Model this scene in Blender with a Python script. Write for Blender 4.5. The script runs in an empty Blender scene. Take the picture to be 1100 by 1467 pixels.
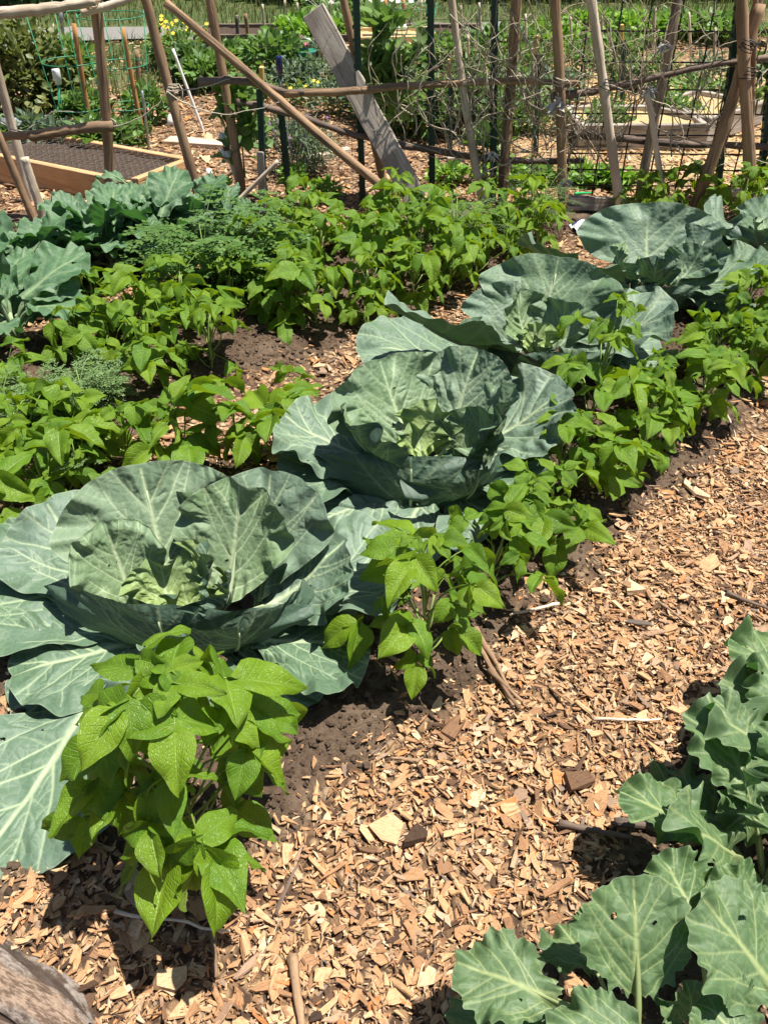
import bpy, math, random
import numpy as np
from mathutils import Vector, Matrix, Euler, Quaternion

rad = math.radians
SC = bpy.context.scene
COL = SC.collection
# ------------------------------------------------------------------ camera model
CH, TH, FP = 1.45, rad(38.5), 1173.0
CT, ST = math.cos(TH), math.sin(TH)

def sstep(a, b, x):
    t = np.clip((np.asarray(x, float) - a) / (b - a), 0, 1)
    return t * t * (3 - 2 * t)

def fnoise(x, y, freq, seed, n=7):
    r = np.random.RandomState(seed)
    o = 0
    for i in range(n):
        a = r.uniform(0, 2 * math.pi); f = freq * r.uniform(.6, 1.6)
        o = o + np.sin(f * (x * math.cos(a) + y * math.sin(a)) + r.uniform(0, 6.28))
    return o / math.sqrt(n)

# row coordinates: c across the rows (right is larger), the rows run diagonally away to the right
def rc(x, y):
    return .687 * x + .727 * y, .727 * x - .687 * y

def soil_mask(x, y):
    x = np.asarray(x, float); y = np.asarray(y, float)
    r, c = rc(x, y)
    w = .04 * fnoise(x, y, 5, 3) + .03 * fnoise(x, y, 22, 4) + .012 * fnoise(x, y, 60, 5)
    c = c + w
    m = sstep(-.655, -.755, c) * sstep(-1.66, -1.54, c)
    m = np.maximum(m, sstep(-2.02, -2.14, c) * sstep(-3.0, -2.85, c))
    m = np.maximum(m, sstep(-3.12, -3.25, c) * sstep(-4.5, -4.3, c))
    m = np.maximum(m, .85 * sstep(-.26, -.2, c))
    for (px, py, rr) in SOIL_SPOTS:
        m = np.maximum(m, .9 * sstep(rr, rr * .5, np.hypot(x - px, y - py) + w))
    return m * sstep(4.5, 4.2, y + w) * np.maximum(sstep(.20, .32, r + w), .75 * sstep(-.9, -1.1, c))
SOIL_SPOTS = []

def ground_z(x, y):
    x = np.asarray(x, float); y = np.asarray(y, float)
    r, c = rc(x, y)
    m = sstep(-.66, -.86, c) * sstep(-1.75, -1.5, c)
    m = np.maximum(m, sstep(-2.05, -2.3, c) * sstep(-3.05, -2.8, c))
    m = m * sstep(4.6, 4.2, y)
    z = .055 * m + .008 * fnoise(x, y, 6, 11) + .004 * fnoise(x, y, 25, 12) * sstep(9, 5, y)
    far = np.maximum(y - 6.5, 0)
    z = z + .045 * far + .20 * np.maximum(y - 17, 0) * sstep(140, 30, y)
    return z

def ray(px, py):
    u = (px - 550) / FP; v = (py - 733.5) / FP
    return u, CT - v * ST, -ST - v * CT

def P(px, py, dz=0.0):
    dx, dy, d3 = ray(px, py); z = 0.0
    for _ in range(14):
        t = (CH - z) / -d3
        t = min(t, 60)
        z = .5 * z + .5 * (float(ground_z(dx * t, dy * t)) + dz)
    t = (CH - z) / -d3
    return Vector((dx * t, dy * t, z))

def Q(px, py, Y):
    dx, dy, d3 = ray(px, py); t = Y / dy
    return Vector((dx * t, Y, CH + d3 * t))

# ------------------------------------------------------------------ objects
def tag(o, label=None, cat=None, group=None, kind=None):
    if label: o['label'] = label
    if cat: o['category'] = cat
    if group: o['group'] = group
    if kind: o['kind'] = kind
    return o

def thing(name, label, cat, loc, rz=0, group=None):
    o = bpy.data.objects.new(name, None); COL.objects.link(o)
    o.empty_display_size = .1
    o.location = loc; o.rotation_euler = (0, 0, rz)
    return tag(o, label, cat, group)

def link(name, me, m=None, parent=None, loc=None, rot=None):
    if m is not None and not me.materials: me.materials.append(m)
    o = bpy.data.objects.new(name, me); COL.objects.link(o)
    if parent: o.parent = parent
    if loc is not None: o.location = loc
    if rot is not None: o.rotation_euler = rot
    return o

class MB:
    def __init__(s): s.v = []; s.f = []; s.n = 0
    def add(s, v, f):
        v = np.asarray(v, float).reshape(-1, 3)
        s.v.append(v); s.f += [tuple(int(i) + s.n for i in q) for q in f]; s.n += len(v)
        return s
    def mesh(s, name, smooth=True, attrs=None, uv=None):
        me = bpy.data.meshes.new(name)
        V = np.concatenate(s.v)
        me.from_pydata(V.tolist(), [], s.f)
        me.polygons.foreach_set('use_smooth', np.full(len(me.polygons), bool(smooth)))
        for k, a in (attrs or {}).items(): set_attr(me, k, a)
        me.update(); return me
    def build(s, name, m, parent=None, smooth=True, **k):
        return link(name, s.mesh(name, smooth), m, parent, **k)

def set_attr(me, k, a):
    a = np.asarray(a, np.float32)
    if a.ndim == 2:
        me.attributes.new(k, 'FLOAT_VECTOR', 'POINT').data.foreach_set('vector', a.ravel())
    else:
        me.attributes.new(k, 'FLOAT', 'POINT').data.foreach_set('value', a)

def tube(pts, rr, n=7, cap=True):
    pts = [Vector(p) for p in pts]; N = len(pts)
    if not hasattr(rr, '__len__'): rr = [rr] * N
    T = []
    for i in range(N):
        t = pts[min(i + 1, N - 1)] - pts[max(i - 1, 0)]
        T.append(t.normalized() if t.length > 1e-9 else Vector((0, 0, 1)))
    a = T[0].orthogonal().normalized()
    v = []; f = []
    for i in range(N):
        a = (a - T[i] * a.dot(T[i])).normalized(); b = T[i].cross(a)
        for k in range(n):
            q = 2 * math.pi * k / n
            v.append(pts[i] + (a * math.cos(q) + b * math.sin(q)) * rr[i])
    for i in range(N - 1):
        for k in range(n):
            k2 = (k + 1) % n
            f.append((i * n + k, i * n + k2, (i + 1) * n + k2, (i + 1) * n + k))
    if cap:
        f.append(tuple(range(n - 1, -1, -1))); f.append(tuple((N - 1) * n + k for k in range(n)))
    return [tuple(p) for p in v], f

def box(cx, cy, cz, sx, sy, sz, b=.004):
    # chamfered box
    x, y, z = sx / 2, sy / 2, sz / 2; b = min(b, x * .4, y * .4, z * .4)
    v = []
    for zz, k in ((-z, b), (-z + b, 0), (z - b, 0), (z, b)):
        for (px, py) in ((-x + b, -y), (x - b, -y), (x, -y + b), (x, y - b), (x - b, y), (-x + b, y), (-x, y - b), (-x, -y + b)):
            sx_ = px - math.copysign(min(k, abs(px)), px); sy_ = py - math.copysign(min(k, abs(py)), py)
            v.append((cx + sx_, cy + sy_, cz + zz))
    f = [tuple(range(7, -1, -1)), tuple(range(24, 32))]
    for i in range(3):
        for k in range(8):
            f.append((i * 8 + k, i * 8 + (k + 1) % 8, i * 8 + 8 + (k + 1) % 8, i * 8 + 8 + k))
    return v, f

def lathe(prof, n=14, c=(0, 0, 0)):
    v = []; f = []
    for (r, z) in prof:
        for k in range(n):
            a = 2 * math.pi * k / n
            v.append((c[0] + r * math.cos(a), c[1] + r * math.sin(a), c[2] + z))
    for i in range(len(prof) - 1):
        for k in range(n):
            f.append((i * n + k, i * n + (k + 1) % n, (i + 1) * n + (k + 1) % n, (i + 1) * n + k))
    f.append(tuple(range(n - 1, -1, -1))); f.append(tuple((len(prof) - 1) * n + k for k in range(n)))
    return v, f

# ------------------------------------------------------------------ materials
class NT:
    def __init__(s, name):
        s.m = bpy.data.materials.new(name); s.m.use_nodes = True
        s.t = s.m.node_tree; s.t.nodes.clear()
        s.out = s.t.nodes.new('ShaderNodeOutputMaterial')
    def n(s, typ, **k):
        nd = s.t.nodes.new('ShaderNode' + typ)
        for a, b in k.items():
            if a.startswith('i_'):
                key = a[2:]; key = int(key) if key.isdigit() else key.replace('_', ' ')
                s.put(nd.inputs[key], b)
            else: setattr(nd, a, b)
        return nd
    def put(s, sock, b):
        if isinstance(b, bpy.types.NodeSocket): s.t.links.new(b, sock)
        elif isinstance(b, bpy.types.Node): s.t.links.new(b.outputs[0], sock)
        else:
            if sock.type == 'RGBA' and len(b) == 3: b = (*b, 1)
            sock.default_value = b
    def attr(s, name, out='Fac'): return s.n('Attribute', attribute_name=name).outputs[out]
    def co(s, kind='Object', scale=(1, 1, 1)):
        return s.n('Mapping', i_Vector=s.n('TexCoord').outputs[kind], i_Scale=scale).outputs[0]
    def noise(s, vec, scale, detail=4, rough=.55, out='Fac'):
        return s.n('TexNoise', i_Vector=vec, i_Scale=scale, i_Detail=detail, i_Roughness=rough).outputs[out]
    def math(s, op, a, b=None, c=None, clamp=False):
        nd = s.n('Math', operation=op); nd.use_clamp = clamp
        for i, q in enumerate((a, b, c)):
            if q is not None: s.put(nd.inputs[i], q)
        return nd.outputs[0]
    def rng(s, v, a, b, c=0., d=1., smooth=True):
        return s.n('MapRange', interpolation_type='SMOOTHSTEP' if smooth else 'LINEAR', i_Value=v, i_1=a, i_2=b, i_3=c, i_4=d).outputs[0]
    def mix(s, f, a, b, typ='MIX'):
        nd = s.n('Mix', data_type='RGBA', blend_type=typ)
        s.put(nd.inputs[0], f); s.put(nd.inputs[6], a); s.put(nd.inputs[7], b)
        return nd.outputs[2]
    def ramp(s, f, stops):
        nd = s.n('ValToRGB'); s.put(nd.inputs[0], f)
        e = nd.color_ramp.elements
        while len(e) < len(stops): e.new(.5)
        for q, (p, c) in zip(e, stops): q.position = p; q.color = (*c, 1)
        return nd.outputs[0]
    def bump(s, h, st=.5, d=.01, nrm=None):
        nd = s.n('Bump', i_Height=h, i_Strength=st, i_Distance=d)
        if nrm is not None: s.put(nd.inputs['Normal'], nrm)
        return nd.outputs[0]
    def pbr(s, col, rough=.6, nrm=None, spec=.4, metal=0., transl=None, tw=.3):
        b = s.n('BsdfPrincipled', i_Base_Color=col, i_Roughness=rough, i_Metallic=metal)
        s.put(b.inputs['Specular IOR Level'], spec)
        if nrm is not None: s.put(b.inputs['Normal'], nrm)
        o = b.outputs[0]
        if transl is not None:
            tr = s.n('BsdfTranslucent', i_Color=transl)
            if nrm is not None: s.put(tr.inputs['Normal'], nrm)
            o = s.n('MixShader', i_0=tw, i_1=o, i_2=tr.outputs[0]).outputs[0]
        s.t.links.new(o, s.out.inputs[0])
        return s.m

def m_brassica(name, up, dn, vein, inner, tr, tw=.22, rough=.5, bloom=(.19, .25, .205), netscale=26):
    t = NT(name)
    uv = t.attr('flat', 'Vector'); v = t.attr('vein'); rho = t.attr('rho')
    oi = t.n('ObjectInfo').outputs['Random']
    big = t.noise(uv, 7, 3); fine = t.noise(uv, 60, 4)
    c = t.mix(t.rng(big, .35, .68), up, tuple(x * y for x, y in zip(up, (.80, .86, .84))))
    c = t.mix(t.math('MULTIPLY', t.rng(fine, .45, .75), .18), c, bloom)
    c = t.mix(t.math('MULTIPLY', t.rng(t.math('ADD', big, t.math('MULTIPLY', oi, .35)), .45, .9), .45), c, bloom)
    c = t.mix(t.attr('inner'), c, inner)
    # fine vein net
    vo = t.n('TexVoronoi', feature='DISTANCE_TO_EDGE', i_Vector=uv, i_Scale=netscale * 2.2).outputs['Distance']
    net = t.rng(vo, .0, .09, 1., 0.)
    c = t.mix(t.math('MULTIPLY', net, .08), c, vein)
    c = t.mix(t.math('MULTIPLY', v, .75, clamp=True), c, vein)
    # worn, yellowed or torn-looking blemishes
    spot = t.rng(t.noise(uv, 16, 5, .7), .70, .76)
    c = t.mix(t.math('MULTIPLY', spot, .30), c, (.33, .34, .20))
    c = t.mix(t.math('MULTIPLY', t.rng(rho, .975, 1.), .35), c, (.30, .36, .24))
    back = t.n('NewGeometry').outputs['Backfacing']
    c = t.mix(back, c, t.mix(t.math('MULTIPLY', v, .7, clamp=True), dn, vein))
    h = t.math('ADD', t.math('MULTIPLY', vo, 1.3), t.math('MULTIPLY', fine, .35))
    nr = t.bump(h, .45, .004)
    ro = t.math('ADD', rough - .02, t.math('MULTIPLY', fine, .2))
    return t.pbr(c, ro, nr, .40, transl=tr, tw=tw)

def m_bean(name, up, dn, tr, tw=.29):
    t = NT(name)
    uv = t.attr('flat', 'Vector')          # x: -1..1 across, y: 0..1 along, z: random
    sp = t.n('SeparateXYZ', i_0=uv); s_, l_, q_ = sp.outputs
    a = t.math('ABSOLUTE', s_)
    d = t.math('ABSOLUTE', t.math('SUBTRACT', t.math('FRACT', t.math('MULTIPLY', t.math('SUBTRACT', l_, t.math('MULTIPLY', t.math('POWER', a, .8), .24)), 7.5)), .5))
    side = t.rng(d, 0., .085, 1., 0.)
    side = t.math('MULTIPLY', side, t.rng(a, .75, 1., 1., .2))
    mid = t.rng(a, .0, .06, 1., 0.)
    v = t.math('MAXIMUM', side, mid)
    wv = t.n('Combine' + 'XYZ', i_0=s_, i_1=t.math('MULTIPLY', l_, 1.4), i_2=t.math('MULTIPLY', q_, 9))
    n1 = t.noise(wv, 2.2, 3); n2 = t.noise(wv, 14, 3)
    vo = t.n('TexVoronoi', feature='DISTANCE_TO_EDGE', i_Vector=wv, i_Scale=11.).outputs['Distance']
    c = t.mix(t.rng(n1, .35, .65), up, tuple(x * y for x, y in zip(up, (.62, .74, .8))))
    oi = t.n('ObjectInfo').outputs['Random']
    c = t.mix(t.rng(q_, 0, 1, 0., .75, False), c, tuple(x * y for x, y in zip(up, (1.5, 1.22, 1.1))))
    c = t.mix(t.rng(t.math('FRACT', t.math('ADD', t.math('MULTIPLY', q_, 7.3), oi)), .45, 1., 0., .75, False), c, tuple(x * y for x, y in zip(up, (.50, .66, .8))))
    c = t.mix(t.rng(t.noise(wv, 6.5, 5, .7), .68, .74, 0., .5), c, (.32, .30, .09))
    c = t.mix(t.math('MULTIPLY', v, .38), c, (.30, .42, .12))
    back = t.n('NewGeometry').outputs['Backfacing']
    c = t.mix(back, c, t.mix(t.math('MULTIPLY', v, .5), dn, (.34, .44, .18)))
    h = t.math('SUBTRACT', t.math('MULTIPLY', t.math('MINIMUM', vo, .3), 1.4), t.math('MULTIPLY', v, .9))
    h = t.math('ADD', h, t.math('MULTIPLY', n2, .4))
    nr = t.bump(h, .55, .003)
    return t.pbr(c, .42, nr, .34, transl=tr, tw=tw)

def m_foliage(name, cols, tr=None, tw=.25, rough=.5):
    t = NT(name)
    r = t.attr('rnd')
    c = t.ramp(r, [(i / max(1, len(cols) - 1), q) for i, q in enumerate(cols)])
    if tr is None: tr = tuple(min(1, x * y) for x, y in zip(cols[-1], (1.5, 1.7, .9)))
    return t.pbr(c, rough, None, .35, transl=tr, tw=tw)

def m_wood(name, a, b, dark, scale=1., crack=.5, rough=.75):
    t = NT(name)
    oi = t.n('ObjectInfo').outputs['Random']
    co = t.n('VectorMath', operation='ADD', i_0=t.n('TexCoord').outputs['Object'], i_1=t.n('CombineXYZ', i_2=t.math('MULTIPLY', oi, 40.)))
    lo = t.n('Mapping', i_Vector=co, i_Scale=(1, 1, .06)).outputs[0]
    g = t.noise(lo, 110 * scale, 8, .72)
    big = t.noise(t.n('Mapping', i_Vector=co, i_Scale=(1, 1, .35)).outputs[0], 9, 4)
    c = t.mix(t.rng(g, .36, .64), a, b)
    c = t.mix(t.math('MULTIPLY', t.rng(big, .42, .66), .75), c, dark)
    sp = t.noise(co, 150, 4, .7); c = t.mix(t.rng(sp, .56, .72, 0., .6), c, tuple(x * .5 for x in dark))
    c = t.mix(t.rng(sp, .28, .40, .35, 0.), c, tuple(min(.8, x * 1.5) for x in a))
    ck = t.rng(t.noise(lo, 34 * scale, 3, .5), .56, .64)
    c = t.mix(t.math('MULTIPLY', ck, crack), c, tuple(x * .35 for x in dark))
    h = t.math('SUBTRACT', g, t.math('MULTIPLY', ck, .9))
    return t.pbr(c, rough, t.bump(h, .6, .004), .25)

def m_plain(name, c, rough=.5, metal=0., var=.25, spec=.4):
    t = NT(name)
    n = t.noise(t.co('Object'), 30, 4)
    return t.pbr(t.mix(t.rng(n, .35, .7), c, tuple(x * (1 - var) for x in c)), rough, t.bump(n, .15, .002), spec, metal)

MAT = {}
MAT['cabbage'] = m_brassica('cabbage_leaf', (.088, .152, .085), (.060, .104, .070), (.42, .50, .30), (.25, .34, .10), (.08, .17, .05), .10)
MAT['broccoli'] = m_brassica('broccoli_leaf', (.082, .150, .052), (.07, .118, .055), (.36, .42, .18), (.2, .3, .1), (.09, .26, .04), .22, bloom=(.125, .185, .10))
MAT['kale'] = m_brassica('kale_leaf', (.072, .155, .068), (.065, .12, .066), (.30, .40, .21), (.2, .3, .1), (.09, .27, .04), .22, bloom=(.125, .20, .135))
MAT['bean'] = m_bean('bean_leaf', (.118, .225, .012), (.17, .26, .04), (.33, .51, .012))
MAT['bean_stem'] = m_plain('bean_stem', (.24, .34, .09), .5)
MAT['rib'] = m_plain('leaf_stalk', (.36, .45, .24), .45)
MAT['feather'] = m_foliage('feathery_foliage', [(.085, .15, .05), (.13, .21, .075), (.19, .27, .11)])
MAT['marigold'] = m_foliage('marigold_foliage', [(.045, .105, .022), (.075, .15, .03), (.11, .19, .045)])
MAT['bamboo'] = m_wood('brown_pole', (.40, .26, .155), (.28, .175, .10), (.14, .09, .056))
MAT['dark_pole'] = m_wood('dark_pole', (.20, .145, .11), (.14, .10, .075), (.08, .06, .05))
MAT['pale_pole'] = m_wood('pale_pole', (.66, .56, .44), (.53, .43, .32), (.36, .27, .19), crack=.25)
MAT['grey_wood'] = m_wood('grey_wood', (.50, .44, .38), (.31, .265, .225), (.17, .14, .115), crack=.9)
MAT['orange_stake'] = m_wood('orange_stake', (.50, .27, .10), (.42, .21, .07), (.30, .15, .06), crack=.2)
MAT['grey_brown'] = m_wood('grey_brown_pole', (.40, .31, .23), (.29, .215, .155), (.16, .115, .085))
MAT['cedar'] = m_wood('cedar_board', (.62, .385, .20), (.53, .31, .15), (.42, .235, .11), crack=.25)
MAT['pine'] = m_wood('pine_board', (.62, .46, .25), (.55, .40, .20), (.45, .30, .15), crack=.15)
MAT['bark'] = m_wood('grey_bark', (.34, .28, .24), (.22, .165, .135), (.13, .09, .07), .35, .85)
MAT['heart'] = m_wood('torn_heartwood', (.55, .27, .09), (.45, .20, .06), (.25, .10, .03), .5, .5)
MAT['steel_green'] = m_plain('green_steel', (.018, .055, .04), .45, 0.)
MAT['wire'] = m_plain('dark_wire', (.05, .05, .05), .45, .6)
MAT['grey_wire'] = m_plain('grey_wire', (.20, .19, .18), .6)
MAT['cage'] = m_plain('green_cage_wire', (.03, .24, .12), .45)
MAT['galv'] = m_plain('grey_metal', (.40, .42, .44), .4, .7)
MAT['white'] = m_plain('white_plastic', (.80, .80, .78), .35, 0., .06)
MAT['yellow'] = m_plain('yellow_paint', (.62, .43, .12), .5, 0., .2)
MAT['teal'] = m_plain('teal_plastic', (.03, .22, .15), .5)
MAT['green_plastic'] = m_plain('green_plastic', (.01, .42, .13), .35)
MAT['blue_print'] = m_plain('blue_film', (.03, .07, .32), .35)
MAT['vine'] = m_wood('dry_vine', (.52, .45, .34), (.38, .31, .22), (.22, .17, .12), crack=.2)
MAT['twine'] = m_plain('twine', (.50, .45, .36), .8)
MAT['rush'] = m_plain('dry_husk', (.50, .46, .40), .8)

def m_glass_blue():
    t = NT('blue_glass'); return t.pbr((.01, .015, .10), .08, None, .6)
MAT['blue_glass'] = m_glass_blue()
def m_film():
    t = NT('clear_film')
    n = t.noise(t.co('Object'), 22, 4)
    return t.pbr(t.mix(n, (.5, .52, .55), (.28, .30, .32)), .2, t.bump(n, .6, .01), .6)
MAT['film'] = m_film()

def m_chip():
    t = NT('wood_chip')
    tone = t.attr('tone'); fl = t.attr('flat', 'Vector')
    c = t.ramp(tone, [(0, (.055, .034, .024)), (.10, (.13, .075, .045)), (.24, (.27, .155, .085)), (.42, (.40, .228, .118)),
                      (.60, (.50, .305, .158)), (.78, (.59, .395, .22)), (.92, (.69, .53, .345)), (1, (.50, .23, .09))])
    g = t.noise(t.n('Mapping', i_Vector=fl, i_Scale=(60, 700, 200)).outputs[0], 1., 5, .7)
    c = t.mix(t.rng(g, .42, .68), c, t.mix(1., c, (.62, .50, .40), 'MULTIPLY'))
    b = t.noise(t.n('Mapping', i_Vector=fl, i_Scale=(60, 60, 60)).outputs[0], 1., 3)
    c = t.mix(t.math('MULTIPLY', t.rng(b, .55, .75), .5), c, t.mix(1., c, (.55, .42, .34), 'MULTIPLY'))
    gy = t.rng(t.math('FRACT', t.math('MULTIPLY', tone, 91.7)), .84, .9, 0., .65)
    c = t.mix(gy, c, t.mix(.5, c, (.34, .30, .26)))
    return t.pbr(c, .78, t.bump(g, .8, .0025), .25)
MAT['chip'] = m_chip()

def m_ground():
    t = NT('ground')
    co = t.n('NewGeometry').outputs['Position']
    soil = t.attr('soil'); grass = t.attr('grass'); straw = t.attr('straw')
    n1 = t.noise(co, 9, 6, .65); n2 = t.noise(co, 70, 6, .7); n3 = t.noise(co, 260, 3, .6)
    s = t.mix(t.rng(n2, .35, .68), (.072, .047, .031), (.15, .102, .068))
    s = t.mix(t.rng(n1, .40, .7), s, (.19, .135, .093))
    vo = t.n('TexVoronoi', i_Vector=co, i_Scale=55., i_Randomness=1.)
    ch = t.ramp(t.n('SeparateColor', i_0=vo.outputs['Color']).outputs[0], [(0, (.10, .06, .04)), (.35, (.30, .18, .10)), (.7, (.48, .31, .17)), (1, (.62, .46, .29))])
    ch = t.mix(t.rng(vo.outputs['Distance'], .35, .8), ch, (.10, .06, .04))
    c = t.mix(soil, ch, s)
    st = t.mix(t.rng(n3, .4, .65), (.50, .36, .17), (.72, .56, .30))
    c = t.mix(straw, c, st)
    gr = t.mix(t.rng(n2, .35, .65), (.05, .085, .028), (.11, .14, .05))
    gr = t.mix(t.rng(n1, .5, .7), gr, (.19, .16, .085))
    c = t.mix(grass, c, gr)
    h = t.math('ADD', t.math('MULTIPLY', n2, 1.), t.math('MULTIPLY', n3, .4))
    return t.pbr(c, .92, t.bump(h, .9, .02), .15)
MAT['ground'] = m_ground()

def m_clod():
    t = NT('soil_clod')
    n = t.noise(t.co('Object'), 120, 5, .7)
    c = t.mix(t.attr('rnd'), (.075, .049, .033), (.19, .132, .09))
    c = t.mix(t.rng(n, .4, .7), c, (.10, .07, .05))
    return t.pbr(c, .95, t.bump(t.noise(t.co('Object'), 420, 5, .75), 1., .006), .12)
MAT['clod'] = m_clod()
def m_potting():
    t = NT('potting_soil'); n = t.noise(t.co('Object'), 90, 6, .7)
    return t.pbr(t.mix(t.rng(n, .35, .65), (.040, .028, .021), (.10, .072, .054)), .95, t.bump(n, .9, .012), .12)
MAT['potting'] = m_potting()
def m_road():
    t = NT('road'); n = t.noise(t.co('Object'), 60, 5)
    return t.pbr(t.mix(n, (.14, .135, .125), (.24, .23, .21)), .9, t.bump(n, .4, .01), .2)
MAT['road'] = m_road()

# ------------------------------------------------------------------ brassica leaves
def brassica_leaf(seed, L, W, e0, e1, cup=1.2, ruffle=.012, pucker=.005, n=60, base=.30, lobes=.02, teeth=0, pw=1.2,
                  inner=0., az=0., r0=0., z0=0., roll=0., pet=0., pet_e=None, nside=5, fold=0., curl=0., side=0., org=(0, 0, 0), rooted=False):
    """One leaf in plant-local coordinates, the midrib leaving along azimuth az (degrees), starting at elevation e0, ending at e1."""
    R = np.random.RandomState(seed)
    g = np.linspace(-1, 1, n)
    A, B = np.meshgrid(g, g)
    X = A * np.sqrt(1 - B * B / 2); Y = B * np.sqrt(1 - A * A / 2)
    rho = np.hypot(X, Y); phi = np.arctan2(X, Y)
    w = 1 + .0 * phi
    for k in (3, 5, 8, 13): w = w + lobes * R.uniform(.4, 1.) * np.sin(k * phi + R.uniform(0, 6.28)) / (k ** .35)
    if teeth:
        tt = R.uniform(0, 6.28)
        for k, a_ in ((11, .6), (17, 1.), (29, .7)):
            w = w - teeth * a_ * np.abs(np.sin(k * phi / 2 + tt * k)) * sstep(.2, .6, np.abs(phi) / 3.14 + .25)
    # notch of the tip
    w = w * (1 - .05 * np.exp(-(phi / .12) ** 2))
    wr = 1 + (w - 1) * sstep(.35, 1., rho)
    x = X * wr * W / 2; y = np.where(Y > 0, Y * .46, Y * .54) * wr * L + .54 * L
    tt = np.clip(y / L, 0, 1)
    x = x * (base + (1 - base) * sstep(0, .62, tt))
    # veins
    segs = []; vs = min(1., L / .34)
    def poly(pts, w0, w1, kind):
        for i in range(len(pts) - 1):
            f0 = i / (len(pts) - 1)
            segs.append((*pts[i], *pts[i + 1], w0 + (w1 - w0) * f0, kind))
    mid = [(L * .012 * math.sin(3 * q + seed), L * q) for q in np.linspace(-.02, .95, 12)]
    poly(mid, .0085 * L / .35 + .003, .0022 * vs, 0)
    for i in range(nside):
        for sd in (-1, 1):
            yy = L * (.05 + .74 * ((i + R.uniform(-.3, .3) + (.3 if sd > 0 else 0)) / nside) ** 1.1 if i or sd > 0 else .05)
            if yy < .02 * L: continue
            ang = rad(R.uniform(44, 66) - 22 * i / nside); p = [np.array((0., yy))]
            ln = W * .5 * R.uniform(.95, 1.1) / math.sin(ang) * (base + (1 - base) * float(sstep(0, .62, yy / L + .2)))
            ln = min(ln, (L * 1.02 - yy) / max(.2, math.cos(ang * .8)))
            for k in range(8):
                p.append(p[-1] + ln / 8 * np.array((sd * math.sin(ang), math.cos(ang)))); ang *= .95; ang += R.uniform(-.12, .12)
            poly(p, .0030 * vs * R.uniform(.7, 1.2), .0011 * vs, 1)
            for k in range(1, 8):
                for q in (-1, 1):
                    if R.rand() < .5: continue
                    dv = p[k] - p[k - 1]; a0 = math.atan2(dv[0], dv[1]) + q * rad(R.uniform(38, 62)); l2 = ln * R.uniform(.12, .28)
                    s2 = [p[k]]
                    for _ in range(4):
                        s2.append(s2[-1] + l2 / 4 * np.array((math.sin(a0), math.cos(a0)))); a0 -= q * .12 + R.uniform(-.1, .1)
                    poly(s2, .0021 * vs, .0008 * vs, 2)
    S = np.array(segs, np.float32)
    px = x.ravel().astype(np.float32); py = y.ravel().astype(np.float32)
    vein = np.zeros_like(px); D = np.full_like(px, 1.)
    sp = max(L, W) / n
    for (x0, y0, x1, y1, wd, kd) in S:
        lim = .05
        sel = np.nonzero((px > min(x0, x1) - lim) & (px < max(x0, x1) + lim) & (py > min(y0, y1) - lim) & (py < max(y0, y1) + lim))[0]
        if not len(sel): continue
        qx = px[sel] - x0; qy = py[sel] - y0; dx = x1 - x0; dy = y1 - y0
        t = np.clip((qx * dx + qy * dy) / max(1e-9, dx * dx + dy * dy), 0, 1)
        d = np.hypot(qx - t * dx, qy - t * dy)
        we = max(wd, sp * .55); st = min(1., (wd / we) ** .8) * (1, .85, .42)[int(kd)]
        vein[sel] = np.maximum(vein[sel], st * np.clip(1.25 - d / we, 0, 1))
        D[sel] = np.minimum(D[sel], d + (0, .002, .006)[int(kd)])
    D = D.reshape(n, n)
    # relief
    hz = pucker * (1 - np.exp(-(D / .016) ** 2)) * (1 + .5 * fnoise(x, y, 30, seed + 1))
    hz = hz + pucker * .6 * fnoise(x, y, 55, seed + 2) * sstep(0, .02, D)
    ed = sstep(.45, 1., rho)
    rf = 0
    for k, a_ in ((4, .8), (7, 1.), (11, .7), (19, .35)):
        rf = rf + a_ * R.uniform(.6, 1.2) * np.sin(k * phi + R.uniform(0, 6.28))
    hz = hz + ruffle * rf * ed
    hz = hz + .0085 * L / .35 * fnoise(x, y, 9, seed + 5) * sstep(.1, .6, rho)
    if curl: hz = hz - curl * sstep(.72, 1., rho) ** 2 * (1 + .5 * np.sin(3 * phi + seed))
    if fold: hz = hz + fold * np.abs(x)
    # bend along the midrib
    NS = 60
    ts = np.linspace(0, 1.12, NS); an = np.radians(e0 + (e1 - e0) * np.clip(ts, 0, 1.1) ** pw)
    ds = L * (ts[1] - ts[0])
    cy = np.concatenate([[0], np.cumsum(np.cos(an[:-1]) * ds)]); cz = np.concatenate([[0], np.cumsum(np.sin(an[:-1]) * ds)])
    tq = np.clip(y / L, -.05, 1.12)
    by = np.interp(tq, ts, cy) + np.minimum(tq, 0) * L * math.cos(rad(e0)); bz = np.interp(tq, ts, cz) + np.minimum(tq, 0) * L * math.sin(rad(e0)); ba = np.interp(tq, ts, an)
    k = cup / max(W, .05)
    k = k * (.6 + .6 * tq)
    xx = np.sin(np.clip(k * x, -2.6, 2.6)) / np.where(np.abs(k) < 1e-4, 1, k) if abs(cup) > 1e-3 else x
    up = (1 - np.cos(np.clip(k * x, -2.6, 2.6))) / np.where(np.abs(k) < 1e-4, 1, k) if abs(cup) > 1e-3 else 0 * x
    h = hz + up
    cr, sr = math.cos(rad(roll)), math.sin(rad(roll))
    xx, h = xx * cr - h * sr, xx * sr + h * cr
    xx = xx + side * tq ** 2 * L
    vx = xx; vy = by - h * np.sin(ba); vz = bz + h * np.cos(ba)
    # stalk
    oy = oz = 0.
    mb_v = np.stack([vx, vy, vz], -1).reshape(-1, 3)
    ii = np.arange(n * n).reshape(n, n)
    F = np.stack([ii[:-1, :-1], ii[:-1, 1:], ii[1:, 1:], ii[1:, :-1]], -1).reshape(-1, 4)
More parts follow.
